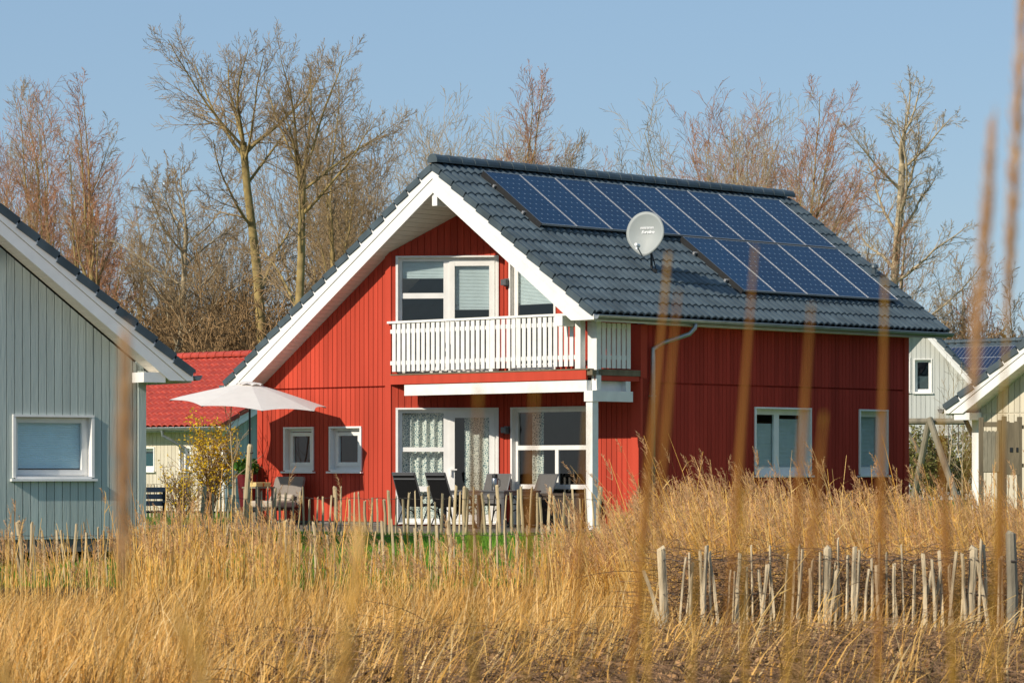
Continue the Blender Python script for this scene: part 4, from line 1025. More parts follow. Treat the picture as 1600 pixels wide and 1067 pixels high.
def screen_fence():
    Y = 57.6
    T = thing('timber_screen', 'brown timber garden screen with round-topped slats and a board gate', 'fence', (at(1535, Y), Y, 0), 0)
    X = lambda px: at(px, Y) - at(1535, Y); Z = lambda py: zat(py, Y)
    for px, top, w in ((1533, 652, .085), (1562, 656, .07), (1569, 650, .085), (1593, 651, .085), (1622, 651, .085)):
        m = MB(); m.box(X(px) - w / 2, X(px) + w / 2, -w / 2, w / 2, 0, Z(top)); m.build('post', MT['slat'], T, bevel=.008)
    m = MB(); m.box(X(1533) + .045, X(1569) - .045, -.03, .03, Z(667), Z(659)); m.box(X(1533) + .045, X(1562) - .04, -.025, .0, Z(681), Z(676)); m.box(X(1533) + .045, X(1562) - .04, -.025, .0, Z(738), Z(729)); m.build('rail', MT['slat'], T)
    m = MB()
    for i in range(4):
        px = 1539 + i * 6.2; r = .038; c = X(px)
        pts = [(c - r, -.05, Z(737)), (c + r, -.05, Z(737))] + [(c + r * math.cos(PI * k / 6), -.05, Z(676) + r * math.sin(PI * k / 6)) for k in range(7)]
        m.prism(pts, [(x, y + .022, z) for x, y, z in pts])
    m.build('slat_panel', MT['log'], T)
    m = MB()
    for i in range(6):
        px = 1573 + i * 7.8
        if 1590 < px < 1597: continue
        m.box(X(px) - .046, X(px) + .046, -.05, -.027, Z(742), Z(658 + (i % 2) * 2))
    m.box(X(1570), X(1622), -.024, .0, Z(670), Z(664)); m.box(X(1570), X(1622), -.024, .0, Z(730), Z(724)); m.build('board_panel', MT['slat'], T)
    m = MB(); m.box(X(1577), X(1581.5), -.062, -.052, Z(706), Z(699)); m.box(X(1587), X(1590), -.062, -.052, Z(706), Z(699)); m.build('latch', MT['black'], T)
screen_fence()

# ================================================================== near reeds on our bank, out of focus
def near_reed(px0, py0, px1, py1, d, label, head=.35, r=.0042, rh=.012, mat='stalkred', bend=0.0):
    z1 = zat(py1, d); x1 = at(px1, d); x0 = at(px0, d); gz = ground_z(d); zb = zat(py0, d)
    # carry the line of the stalk down to the ground
    sl = (x1 - x0) / max(.05, (z1 - zb)); xb = x0 - sl * (zb - gz) * .6
    T = thing('reed_stalk', label, 'reed', (xb, d, gz), 0, 'blurred reed stalks close to the viewer')
    def P(z): 
        t = (z - gz) / (z1 - gz); 
        return (( (x0 - xb) * min(1, (z - gz) / max(.01, zb - gz)) if z < zb else (x0 - xb) + sl * (z - zb)) + bend * t * t, 0, z - gz)
    n = 9; zz = [gz + (z1 - gz) * k / n for k in range(n + 1)]
    m = MB(); m.tube([P(z) for z in zz], [r * .72 * (1.15 - .6 * k / n) for k in range(n + 1)], 6); m.build('stem', MT['stalk'], T)
    rng = random.Random(int(px1 * 7 + py1))
    if head and mat not in ('plume', 'reed', 'plumepale'):                       # leaf sheaths rolled tight round the top of the stalk
        hl = head; m = MB(); k = 14; zz = [z1 - hl + hl * j / k for j in range(k + 1)]
        m.tube([P(z) for z in zz], [rh * .44 * (.6 + .4 * min(1, j / k / .35) + .18 * math.exp(-((j / k - .42) / .06) ** 2)) * (1 - .72 * max(0, j / k - .55) / .45) for j in range(k + 1)], 7); m.build('leaf_sheath', MT[mat], T)
    elif head:
        hl = head; m = MB()
        for i in range(420 if mat == 'plume' else 150):
            t = rng.random(); z = z1 - hl * t * .97; q = Vector(P(z)); a = rng.uniform(0, 2 * PI); w = rh * (.25 + 1.2 * math.sin(PI * (.06 + .86 * t)))
            e = q + Vector((math.cos(a) * w, math.sin(a) * w, .012 + rng.uniform(.0, .03))); s_ = Vector((rng.gauss(0, 1), rng.gauss(0, .4), rng.gauss(0, 1))).normalized() * .0014
            m.quad(q - s_, q + s_, e + s_ * .5, e - s_ * .5)
        m.build('seed_head', MT[mat], T, recalc=False)
    for i in range(rng.randrange(1, 3)):              # dry leaf blades
        m = MB(); z = gz + (z1 - gz) * rng.uniform(.25, .7); q = Vector(P(z)); s_ = rng.choice((-1, 1)); L = rng.uniform(.12, .26)
        a = q + Vector((s_ * L * .18, rng.uniform(-.05, .05), L * .8)); b = q + Vector((s_ * L * .4, rng.uniform(-.1, .1), L * 1.3))
        w = Vector((.003, .0, 0)); m.quad(q - w, q + w, a + w, a - w); m.quad(a - w, a + w, b + w * .2, b - w * .2)
        m.build('leaf', MT['stalk'], T, recalc=False)
MT['plumepale'] = ramp_grass('pale fluffy reed head', [(.80, .62, .44), (.90, .74, .55)], trans=.5)
NEAR = [
    (1548, 1000, 1602, -40, 4.2, 'tallest blurred reed stalk reaching past the sky edge beside the cream house', .5, .0045, .008, 'plume'),
    (1500, 900, 1552, 215, 3.7, 'faint blurred reed with pale head against the sky above the far solar roof', .34, .003, .007, 'plume'),
    (1372, 1067, 1383, 432, 4.3, 'thick blurred reed crossing the single window of the red side wall', .55, .006, .011, 'stalkred'),
    (1240, 900, 1268, 475, 3.9, 'blurred reed stalk rising in front of the red side wall right of the double window', .4, .0035, .009, 'stalkred'),
    (1135, 1000, 1180, 385, 4.3, 'blurred reed stalk crossing the lower row of solar panels', .55, .0045, .009, 'stalkred'),
    (985, 1067, 1045, 395, 4.5, 'thick blurred reed stalk beside the downpipe of the red house', .6, .0065, .012, 'stalkred'),
    (1020, 900, 1060, 455, 4.0, 'thin blurred reed next to the thick one by the downpipe', .3, .003, .008, 'stalkred'),
    (1255, 1000, 1288, 645, 3.5, 'short blurred reed tip over the red wall between its two windows', .22, .004, .009, 'stalkred'),
    (736, 1067, 748, 600, 3.2, 'faint blurred reed crossing the white awning beam', .22, .0035, .007, 'stalkred'),
    (818, 1067, 836, 605, 3.2, 'faint blurred reed in front of the patio window chairs', .22, .0032, .007, 'stalkred'),
    (895, 1067, 918, 640, 3.9, 'slender blurred reed in front of the white corner post', .3, .004, .007, 'stalkred'),
    (1165, 1067, 1160, 760, 4.2, 'golden blurred reed stem in front of the bramble fence gap', .0, .006, .006, 'stalk'),
    (1225, 1067, 1235, 850, 3.9, 'ochre blurred reed stem low before the middle fence post', .0, .005, .006, 'stalk'),
    (1488, 1067, 1470, 640, 4.3, 'broad ochre blurred reed below the swing frame', .3, .006, .01, 'stalkred'),
    (1562, 1067, 1566, 640, 4.2, 'ochre blurred reed before the timber screen', .3, .0058, .01, 'stalkred'),
    (1080, 1067, 1092, 800, 3.9, 'golden blurred reed stem beside the first bramble fence post', .0, .0055, .006, 'stalk'),
    (1012, 1067, 1004, 850, 4.2, 'short dark golden blurred stem at the foot of the thick reed', .0, .0055, .006, 'stalk'),
    (530, 1090, 566, 840, 3.1, 'wide blurred leaning straw tuft over the matted dry grass', .3, .003, .010, 'reed'),
    (624, 1067, 618, 870, 3.8, 'blurred straw stem beside the wide straw tuft', .0, .005, .006, 'stalk'),
    (742, 1067, 738, 850, 3.6, 'lower golden blurred stem under the terrace chairs', .0, .0055, .006, 'stalk'),
    (190, 1000, 196, 560, 3.3, 'faint pale blurred reed over the blue-grey boards', .25, .0035, .007, 'plume'),
    (312, 1067, 318, 900, 3.9, 'ochre blurred stem low in the straw beside the curled head', .0, .005, .006, 'stalk'),
    (455, 1067, 448, 840, 3.7, 'ochre blurred stem in the straw below the parasol', .0, .005, .006, 'stalk'),
]
for a in NEAR: near_reed(*a[:5], a[5], *a[6:])
near_reed(150, 1100, 95, 985, 3.3, 'curled pale blurred seed head low over the straw below the small window', .2, .0022, .011, 'reed', bend=-.10)
near_reed(395, 1100, 350, 985, 3.3, 'pale fluffy blurred seed head standing low below the parasol', .18, .0022, .010, 'reed', bend=-.05)

# ================================================================== grass, reeds and brambles nobody could count
def ribbons(P0, D, L, Wd, curve, rng, segs=3, width_dir=None, taper=.15):
    """P0 (n,3) roots, D (n,3) unit directions, L lengths, curve (n,3) added quadratically"""
    n = len(P0); t = np.linspace(0, 1, segs + 1)[None, :, None]
    C = P0[:, None] + D[:, None] * L[:, None, None] * t + curve[:, None] * (t ** 2)
    if width_dir is None:
        a = rng.normal(0, .7, n); width_dir = np.stack([np.cos(a), np.sin(a), np.zeros(n)], 1)
    w = (Wd[:, None, None] * .5) * (1 - (1 - taper) * t ** 1.5)
    A = C - width_dir[:, None] * w; B = C + width_dir[:, None] * w
    v = np.stack([A, B], 2).reshape(n, -1, 3)
    k = (segs + 1) * 2; base = (np.arange(n) * k)[:, None, None]
    q = np.array([[2 * s, 2 * s + 1, 2 * s + 3, 2 * s + 2] for s in range(segs)])[None]
    return v.reshape(-1, 3), (base + q).reshape(-1, 4)
def merge(parts):
    v = []; f = []; o = 0
    for a, b in parts: v.append(a); f.append(b + o); o += len(a)
    return np.concatenate(v), np.concatenate(f)
GZ = np.vectorize(ground_z)
def in_view_x(rng, Y, lo=-60, hi=1660): return at(rng.uniform(lo, hi, len(Y)), Y)

def dry_grass():
    rng = np.random.default_rng(21); parts = []
    # matted, leaning straw over the whole near bank; thinner where brambles lie
    N = 60000
    PX = rng.uniform(-60, 1660, N); far = np.interp(PX, [-60, 200, 560, 900, 1000, 1700], [40.2, 41.5, 41.5, 43.5, 49.0, 50.0])
    Y = 25.5 + (far - 25.5) * rng.random(N) ** 1.05; X = at(PX, Y)
    dark = np.clip((32.6 - Y) / 2.5, 0, 1) * np.clip((PX - 330) / 260, 0, 1) * np.where(np.sin(X * 1.3) + np.sin(Y * 2.1 + X) > .9, .5, 1)
    keep = rng.random(N) > dark * .74
    keep &= ~((PX > 1040) & (Y > 31) & (Y < 34.5) & (rng.random(N) < .38))
    Y, X, PX = Y[keep], X[keep], PX[keep]; n = len(Y)
    clump = np.sin(X * 1.9 + 3 * np.sin(Y * .8)) * .3 + np.sin(X * 3.7 - Y * 2.3 + 2 * np.sin(X)) * .35 + rng.normal(0, .25, n)
    D = np.stack([rng.normal(.20, .27, n) + clump * .22 + .22 * np.sin(X * .55 + 1.5 * np.sin(Y * .3)), rng.normal(-.1, .4, n), np.abs(rng.normal(.8, .35, n)) + .08], 1); D /= np.linalg.norm(D, axis=1)[:, None]
    flat = (np.sin(X * 1.1 + 2.3 * np.sin(Y * .55 + 1)) + np.sin(Y * 1.7 + X * .6) + rng.normal(0, .5, n)) > .55
    D[:, 2] = np.where(flat, D[:, 2] * .25, D[:, 2] * 1.3); D[:, 0] = np.where(flat, D[:, 0] * 1.5, D[:, 0] * .75); D /= np.linalg.norm(D, axis=1)[:, None]
    L = rng.uniform(.12, .48, n) * (1 + .3 * clump) * np.where(PX > 980, 1.45, np.where(Y < 37.0, 1.5, .62)); cv = np.stack([rng.normal(.1, .16, n), rng.normal(0, .12, n), -rng.uniform(.02, .3, n)], 1) * L[:, None]
    P0 = np.stack([X, Y, GZ(Y) - .02 + rng.uniform(0, .08, n)], 1)
    parts.append(ribbons(P0, D, L, np.where(rng.random(n) < .12, rng.uniform(.014, .026, n), rng.uniform(.005, .013, n)), cv, rng))
    v, f = merge(parts)
    tag(fast_obj('dry_grass', v, f, MT['drygrass']), 'matted golden dry grass covering the near bank', kind='stuff')
dry_grass()

def reed_height(px):                                   # how tall the reeds stand along the picture, metres
    k = [(-60, 1.0), (15, 1.05), (40, .78), (120, .78), (200, 1.10), (330, 1.22), (420, 1.16), (520, .95), (640, .72), (800, .72), (900, .95), (980, 1.12), (1040, 1.36), (1120, 1.50), (1230, 1.44), (1330, 1.34), (1450, 1.34), (1600, 1.26), (1700, 1.2)]
    return np.interp(px, [a for a, _ in k], [b for _, b in k])
def reeds():
    rng = np.random.default_rng(22); st = []; pl = []
    N = 15000
    PX = rng.uniform(-60, 1660, N); right = PX > 985
    Y = np.where(right, 36 + 13 * rng.random(N) ** .8, 38.5 + 7.2 * rng.random(N))
    w = np.where(right, 1.0, np.where((PX > 185) & (PX < 440), .34, np.where(PX > 850, .45, np.where(PX < 190, .11, .15)))); keep = rng.random(N) < w
    PX, Y = PX[keep], Y[keep]; n = len(Y); X = at(PX, Y)
    rel = np.clip(rng.normal(.72, .17, n), .3, 1.1); rel = np.where(rng.random(n) < .10, rel * rng.uniform(1.25, 1.5, n), rel)
    # nearer rows must not tower over those at the back: scale to the height they should reach
    top = zat(0, 1) if False else None
    base = GZ(Y); goal = -.52 + reed_height(PX)
    H = np.maximum(.35, (1.2 - (1.2 - goal) * Y / 47.0) - base) * rel
    lft = PX < 900; lean = np.where(lft, rng.normal(.0, .075, n), rng.normal(-.13, .10, n)); leany = rng.normal(-.02, .12, n)
    D = np.stack([lean, leany, np.ones(n)], 1); D /= np.linalg.norm(D, axis=1)[:, None]
    cv = np.stack([lean * .5 * H, leany * .3 * H, -np.abs(lean) * .15 * H], 1)
    P0 = np.stack([X, Y, base - .03], 1)
    st.append(ribbons(P0, D, H, np.where(lft, rng.uniform(.009, .016, n), rng.uniform(.008, .013, n)), cv, rng, segs=4, taper=.45))
    tip = P0 + D * H[:, None] + cv
    # leaves along the stems
    for k in range(3):
        t = rng.uniform(.15, .85, n)[:, None]; q = P0 + D * (H[:, None] * t) + cv * t ** 2
        side = np.where(rng.random(n) < .6, 1, -1); LL = rng.uniform(.15, .42, n) * np.where(lft & (k > 0), .02, 1)
        dd = np.stack([side * np.where(lft, rng.uniform(.1, .35, n), rng.uniform(.2, .7, n)), rng.normal(0, .3, n), rng.uniform(.5, 1, n)], 1); dd /= np.linalg.norm(dd, axis=1)[:, None]
        c2 = np.stack([side * .15 * LL, 0 * LL, -.35 * LL], 1)
        st.append(ribbons(q, dd, LL, rng.uniform(.007, .013, n), c2, rng, segs=2))
    v, f = merge(st); tag(fast_obj('reed_bed', v, f, MT['reed']), 'standing golden reed stems in front of the houses', kind='stuff')
    # seed heads: feathery, hanging to one side
    has = rng.random(n) < np.where(lft, .42, .72) * np.clip((rel - .35) / .3, .15, 1); T_, D_, L_ = tip[has], D[has], rng.uniform(.20, .38, has.sum()); m = len(T_)
    sd = np.where(rng.random(m) < .82, -1, 1)
    K = 30
    for k in range(K):
        t = (k + .5) / K; tt = rng.uniform(t - .04, t + .04, m)[:, None]
        ax = T_ + D_ * (L_[:, None] * (tt - .75)) + np.stack([sd * L_ * .22 * t * t, 0 * L_, -.12 * L_ * t * t], 1)
        l = L_ * (.30 * (1 - t) + .10) * rng.uniform(.6, 1.2, m)
        dd = np.stack([sd * rng.uniform(-.25, .75, m), rng.normal(0, .4, m), rng.uniform(.35, 1.1, m)], 1); dd /= np.linalg.norm(dd, axis=1)[:, None]
        pl.append(ribbons(ax, dd, l, rng.uniform(.006, .012, m), np.stack([sd * .1 * l, 0 * l, -.25 * l], 1), rng, segs=1, taper=.3))
    v, f = merge(pl); tag(fast_obj('reed_plumes', v, f, MT['plume']), 'feathery tan seed heads of the reeds', kind='stuff')
reeds()

def lawn():
    rng = np.random.default_rng(23); N = 42000
    Y = rng.uniform(44.8, 56, N); X = at(rng.uniform(-60, 1050, N), Y)
    D = np.stack([rng.normal(0, .3, N), rng.normal(0, .3, N), np.ones(N)], 1); D /= np.linalg.norm(D, axis=1)[:, None]
    L = rng.uniform(.05, .13, N); P0 = np.stack([X, Y, GZ(Y) - .01], 1)
    v, f = ribbons(P0, D, L, rng.uniform(.008, .014, N), D * 0, rng, segs=1); tag(fast_obj('lawn', v, f, MT['lawn']), 'bright green lawn behind the low picket fence', kind='stuff')
lawn()

def brambles():
    rng = np.random.default_rng(24); parts = []
    N = 12500
    PX = 350 + 1320 * rng.random(N) ** .8; Y = np.where(rng.random(N) < .55, rng.uniform(25.5, 32.6, N), rng.uniform(33.35, 34.8, N))
    PX = np.where(Y > 33, rng.uniform(1030, 1660, N), PX); X = at(PX, Y); n = N
    a = rng.uniform(0, 2 * PI, n); r = np.where(Y > 33, .5, .55) * rng.uniform(.4, 1.3, n)
    D = np.stack([np.cos(a), np.sin(a) * .6, rng.uniform(.35, 1.6, n)], 1); D /= np.linalg.norm(D, axis=1)[:, None]
    L = r * np.where(rng.random(n) < .15, 1.3, .8); cv = np.stack([np.cos(a + rng.normal(0, 1.2, n)) * .5 * L, np.sin(a) * .3 * L, -rng.uniform(.25, .8, n) * L], 1)
    P0 = np.stack([X, Y, GZ(Y) + np.where(Y > 33, .85 * rng.random(n) ** 1.6, rng.uniform(-.05, .16, n))], 1)
    # round canes as two crossed ribbons each, so they have a body from any side
    wd = rng.uniform(.005, .011, n)
    ang = rng.normal(0, .5, n); w1 = np.stack([np.cos(ang), np.sin(ang), 0 * ang], 1); w2 = np.stack([0 * ang, 0 * ang, 1 + 0 * ang], 1)
    parts.append(ribbons(P0, D, L, wd, cv, rng, segs=6, width_dir=w1, taper=.5)); parts.append(ribbons(P0, D, L, wd, cv, rng, segs=6, width_dir=w2, taper=.5))
    v, f = merge(parts); tag(fast_obj('bramble_thicket', v, f, MT['bramble']), 'tangled dark brown bramble canes around the pale fence', kind='stuff')
    # curled dead leaves caught in it
    N = 4200; PX = rng.uniform(380, 1660, N); Y = rng.uniform(25.5, 32.8, N); k = rng.random(N) < .28; Y = np.where(k, rng.uniform(33.35, 34.6, N), Y); PX = np.where(k, rng.uniform(1030, 1660, N), PX)
    c = np.stack([at(PX, Y), Y, GZ(Y) + np.where(k, .85 * rng.random(N) ** 1.8, rng.uniform(.0, .26, N))], 1)
    d = rng.normal(size=(N, 3)); d /= np.linalg.norm(d, axis=1)[:, None]; s = np.cross(d, rng.normal(size=(N, 3))); s /= np.linalg.norm(s, axis=1)[:, None]
    L = rng.uniform(.018, .05, (N, 1)); v = np.stack([c - d * L, c + s * L * .6, c + d * L, c - s * L * .6], 1).reshape(-1, 3)
    tag(fast_obj('dead_leaves', v, np.arange(N * 4).reshape(-1, 4), MT['deadleaf']), 'curled brown dead leaves among the brambles', kind='stuff')
MT['deadleaf'] = M('curled dead leaf', (.30, .17, .075), .85, .3, 3, island=.75, trans=.15)
brambles()

# a few long straw blades lying across the pale fence
def long_straw(px0, py0, px1, py1, Y, label, r=.007):
    x0, z0, x1, z1 = at(px0, Y), max(zat(py0, Y), ground_z(Y)), at(px1, Y), zat(py1, Y)
    T = thing('fallen_reed', label, 'reed', (x0, Y, z0), 0, 'long straw stems lying against the bramble fence')
    m = MB(); m.tube([(0, 0, 0), ((x1 - x0) * .5, .05, (z1 - z0) * .5 + .03), (x1 - x0, .1, z1 - z0)], [r, r * .8, r * .4], 6); m.build('stem', MT['reed'], T)
    m = MB(); q = Vector(((x1 - x0) * .55, .05, (z1 - z0) * .55)); w = Vector((0, 0, .008)); e = q + Vector((.16, 0, .08)); m.quad(q - w, q + w, e + w * .2, e - w * .2); m.build('leaf', MT['reed'], T, recalc=False)
long_straw(1150, 1067, 1275, 850, 31.6, 'long straw stem leaning diagonally left of the middle fence post')
long_straw(1262, 1010, 1320, 880, 31.9, 'straw stem leaning steeply against the middle fence post', .005)
long_straw(1420, 1060, 1590, 930, 31.5, 'long straw stem lying low before the last fence bay')
long_straw(1440, 1067, 1560, 990, 31.0, 'lowest straw stem lying almost flat before the last fence bay')
long_straw(600, 895, 690, 1040, 31.8, 'dark bent stalk crossing the matted straw', .006)

# ================================================================== shrubs
def grow(rng, base, d0, L, r, lv, P, out, depth=0):
    """one branch as a polyline, then its side branches; out collects (level, points, radii)"""
    n = P['segs'][min(lv, len(P['segs']) - 1)]
    pts = [base]; d = d0 / np.linalg.norm(d0); st = L / n; wob = P['wob'][min(lv, len(P['wob']) - 1)]; trop = P['trop'][min(lv, len(P['trop']) - 1)]
    dirs = [d]
    for i in range(n):
        d = d + rng.normal(0, wob, 3); d[2] += trop; d = d / np.linalg.norm(d); pts.append(pts[-1] + d * st); dirs.append(d)
    re = r * P['taper'][min(lv, len(P['taper']) - 1)]
    rad = [max(P['rmin'], r + (re - r) * (i / n) ** .8) for i in range(n + 1)]
    out.append((lv, np.array(pts), np.array(rad)))
    if lv >= P['levels']: return
    k = P['kids'][lv]; k = max(1, int(round(k * rng.uniform(.8, 1.2))))
    t0 = P['start'][lv]
    for j in range(k):
        t = t0 + (1 - t0) * ((j + rng.uniform(.1, .9)) / k); t = min(t, .985)
        x = t * n; i = int(x); f = x - i
        p = pts[i] * (1 - f) + pts[i + 1] * f; dd = dirs[i + 1]
        ang = math.radians(P['ang'][lv]) * rng.uniform(.65, 1.3) * (1.15 - .45 * t); az = rng.uniform(0, 2 * PI) if lv else (j * 2.4 + rng.uniform(-.5, .5))
        a = np.cross(dd, [0.3, .2, 1.0] if abs(dd[2]) < .9 else [1, 0, 0]); a /= np.linalg.norm(a); b = np.cross(dd, a)
        nd = dd * math.cos(ang) + (a * math.cos(az) + b * math.sin(az)) * math.sin(ang)
        sh = P['shape'](t) if lv == 0 else (1.08 - .5 * t)
        LL = L * P['ratio'][lv] * sh * rng.uniform(.75, 1.2)
        rr = max(P['rmin'], rad[i] * P['rr'][lv] * rng.uniform(.8, 1.1))
        grow(rng, p, nd, LL, rr, lv + 1, P, out, depth + 1)

def mesh_of(polys, sides):
    groups = {}
    for lv, p, r in polys: groups.setdefault(len(p), []).append((p, r))
    parts = []
    for n, L in groups.items():
        P = np.stack([p for p, _ in L]); R = np.stack([r for _, r in L]); m = len(L)
        t = P[:, -1] - P[:, 0]; t /= np.linalg.norm(t, axis=1)[:, None] + 1e-9
        ref = np.where(np.abs(t[:, 2:3]) < .9, np.array([[0, 0, 1.0]]), np.array([[1.0, 0, 0]])); e = np.cross(t, ref); e /= np.linalg.norm(e, axis=1)[:, None]; g = np.cross(t, e)
        a = 2 * PI * np.arange(sides) / sides
        ring = e[:, None] * np.cos(a)[None, :, None] + g[:, None] * np.sin(a)[None, :, None]
        v = P[:, :, None] + ring[:, None] * R[:, :, None, None]
        idx = np.array([[s * sides + q, s * sides + (q + 1) % sides, (s + 1) * sides + (q + 1) % sides, (s + 1) * sides + q] for s in range(n - 1) for q in range(sides)])
        parts.append((v.reshape(-1, 3), ((np.arange(m) * n * sides)[:, None, None] + idx[None]).reshape(-1, 4)))
    return merge(parts)

BUSH = dict(levels=2, kids=[7, 4], start=[.2, .2], ang=[38, 40], ratio=[.55, .5], rr=[.6, .6], segs=[4, 3, 2], wob=[.12, .16, .2], trop=[.10, .06, .04], taper=[.4, .4, .4], rmin=.004, shape=lambda t: 1.2 - .6 * t)
def shrub(px, Y, h, n, label, cat, name, leafmat, nleaf, size, spread=.5, seed=1, stem='bramble', P=BUSH, top=1.0):
    rng = np.random.default_rng(seed); T = thing(name, label, cat, (at(px, Y), Y, ground_z(Y))); out = []
    for i in range(n):
        a = rng.uniform(0, 2 * PI); s = rng.uniform(0, spread)
        grow(rng, np.array([math.cos(a) * .12 * s, math.sin(a) * .12 * s, 0.0]), np.array([math.cos(a) * s, math.sin(a) * s, 1.0]), h * rng.uniform(.6, 1.0), .016, 0, P, out)
    v, f = mesh_of(out, 4); fast_obj('stem', v, f, MT[stem], T)
    if nleaf:
        pts = np.concatenate([p[1:] for lv, p, r in out if lv >= 1 or not P['levels']]); q = pts[rng.integers(0, len(pts), nleaf)] + rng.normal(0, .035, (nleaf, 3))
        q = q[q[:, 2] > h * .12]; m = len(q); d = rng.normal(size=(m, 3)); d /= np.linalg.norm(d, axis=1)[:, None]; s = np.cross(d, rng.normal(size=(m, 3))); s /= np.linalg.norm(s, axis=1)[:, None]
        L = size * rng.uniform(.6, 1.3, (m, 1)); vv = np.stack([q - d * L * .5, q + s * L * .3, q + d * L * .5, q - s * L * .3], 1).reshape(-1, 3)
        fast_obj('blossom' if leafmat == 'forsyth' else 'foliage', vv, np.arange(m * 4).reshape(-1, 4), MT[leafmat], T)
    return T
shrub(326, 67, 1.95, 15, 'upright yellow blossoming forsythia in front of the cream cottage', 'shrub', 'forsythia_bush', 'forsyth', 3000, .058, .19, 31)
shrub(282, 69, 1.15, 14, 'low straggling yellow-tipped bush left of the tall forsythia', 'shrub', 'forsythia_bush', 'forsyth', 600, .055, .6, 32)
shrub(1436, 89, 1.9, 16, 'olive green bush under the beam of the swing frame', 'shrub', 'garden_bush', 'hedge', 3600, .09, .6, 33)
shrub(1466, 88, 2.0, 16, 'olive green bush between the swing legs and the cream house', 'shrub', 'garden_bush', 'hedge', 3600, .09, .6, 34)
shrub(1504, 90, 2.05, 16, 'olive green bush close to the corner of the cream house', 'shrub', 'garden_bush', 'hedge', 3600, .09, .6, 35)
SAP = dict(levels=2, kids=[13, 4], start=[.25, .2], ang=[55, 45], ratio=[.34, .45], rr=[.5, .6], segs=[6, 4, 3], wob=[.05, .12, .18], trop=[.05, .06, .04], taper=[.3, .35, .4], rmin=.0045, shape=lambda t: 1.1 - .5 * t)
def sapling(px, Y, h, label, seed):
    rng = np.random.default_rng(seed); T = thing('sapling', label, 'tree', (at(px, Y), Y, ground_z(Y))); out = []
    grow(rng, np.zeros(3), np.array([.02, 0, 1.0]), h, .03, 0, SAP, out)
    v, f = mesh_of([o for o in out if o[0] == 0], 6); fast_obj('trunk', v, f, MT['barkgrey'], T); v, f = mesh_of([o for o in out if o[0] > 0], 3); fast_obj('crown', v, f, MT['twiggrey'], T)
sapling(366, 66, 2.6, 'thin bare sapling before the gable of the cream cottage', 41)
sapling(1478, 86, 3.7, 'thin bare sapling in front of the pale grey house', 42)
sapling(1503, 87, 2.7, 'short bare sapling under the eave of the cream house', 43)

# ================================================================== the bare trees behind
def tree_params(style):
    b = dict(levels=4, rmin=.011, segs=[8, 7, 5, 4, 2], taper=[.55, .22, .3, .4, .5], wob=[.035, .07, .09, .10, .10], rr=[.5, .5, .58, .62])
    if style == 'upright':                            # one leader to the top, steep limbs, narrow brush
        b.update(clear=.62, lead=2, lang=(3, 14), llen=.42, kids=[9, 13, 7, 4], start=[.36, .12, .12, .1], ang=[32, 36, 40, 42], ratio=[.44, .34, .46, .52], trop=[.02, .05, .04, .02, .01], shape=lambda t: 1.1 - .3 * t)
    elif style == 'vase':                             # bare stem, then a wide rounded crown high up
        b.update(clear=.82, lead=6, lang=(12, 54), llen=.30, kids=[3, 13, 8, 4], start=[.55, .12, .12, .1], ang=[55, 40, 42, 42], ratio=[.30, .42, .46, .52], trop=[.01, .05, .04, .025, .01], shape=lambda t: 1.0)
    elif style == 'fan':                              # several long limbs from low down
        b.update(clear=.20, lead=7, lang=(3, 21), llen=.84, kids=[2, 14, 7, 4], start=[.5, .2, .12, .1], ang=[40, 34, 38, 40], ratio=[.5, .36, .44, .52], trop=[.01, .035, .04, .025, .01], shape=lambda t: 1.0)
    else:                                             # a pale stem to the top with long level limbs
        b.update(clear=.80, lead=2, lang=(10, 30), llen=.24, kids=[16, 10, 7, 4], start=[.30, .15, .12, .1], ang=[68, 44, 42, 40], ratio=[.40, .40, .44, .5], trop=[.01, .04, .03, .02, .01], wob=[.04, .13, .14, .14, .14], shape=lambda t: 1.15 - .45 * t)
    return b
def bare_tree(px, Y, topy, style, seed, label, twig='twig', bark='bark', lean=0.0, r=None, stems=1, parts=None, group='bare trees behind the houses', thin=1.0):
    rng = np.random.default_rng(seed); P = tree_params(style); H = zat(topy, Y); P['rmin'] = .0062 * Y / 110
    if thin != 1.0: P['kids'] = [max(2, int(round(k * thin))) for k in P['kids']]
    T = thing('bare_tree', label, 'tree', (at(px, Y), Y, 0), 0, group); out = []
    R = r or H * .0115
    grow(rng, np.array([0, 0, -.1]), np.array([lean, rng.normal(0, .03), 1.0]), H * P['clear'], R, 0, P, out)
    top = next(o for o in out if o[0] == 0); p0 = top[1][-1]; d0 = top[1][-1] - top[1][-2]; d0 /= np.linalg.norm(d0); r0 = top[2][-1]
    for j in range(P['lead']):
        ang = math.radians(rng.uniform(*P['lang'])); az = j * 2 * PI / P['lead'] + rng.uniform(-.5, .5)
        a = np.cross(d0, [1, 0, 0]); a /= np.linalg.norm(a); b_ = np.cross(d0, a)
        d = d0 * math.cos(ang) + (a * math.cos(az) + b_ * math.sin(az)) * math.sin(ang)
        q = p0 - (p0 - top[1][-2]) * rng.uniform(0, .5) * (j > 0)
        grow(rng, q, d, H * P['llen'] * rng.uniform(.78, 1.05), r0 * rng.uniform(.45, .66), 1, P, out)
    k = H / max(p[:, 2].max() for _, p, _ in out); out = [(l, p * k, r * (k if l <= 1 else 1)) for l, p, r in out]
    v, f = mesh_of([o for o in out if o[0] <= 1], 7); a = fast_obj('trunk', v, f, MT[bark], T, smooth=True)
    v, f = mesh_of([o for o in out if o[0] > 1], 3); b = fast_obj('crown', v, f, MT[twig], T)
    return T
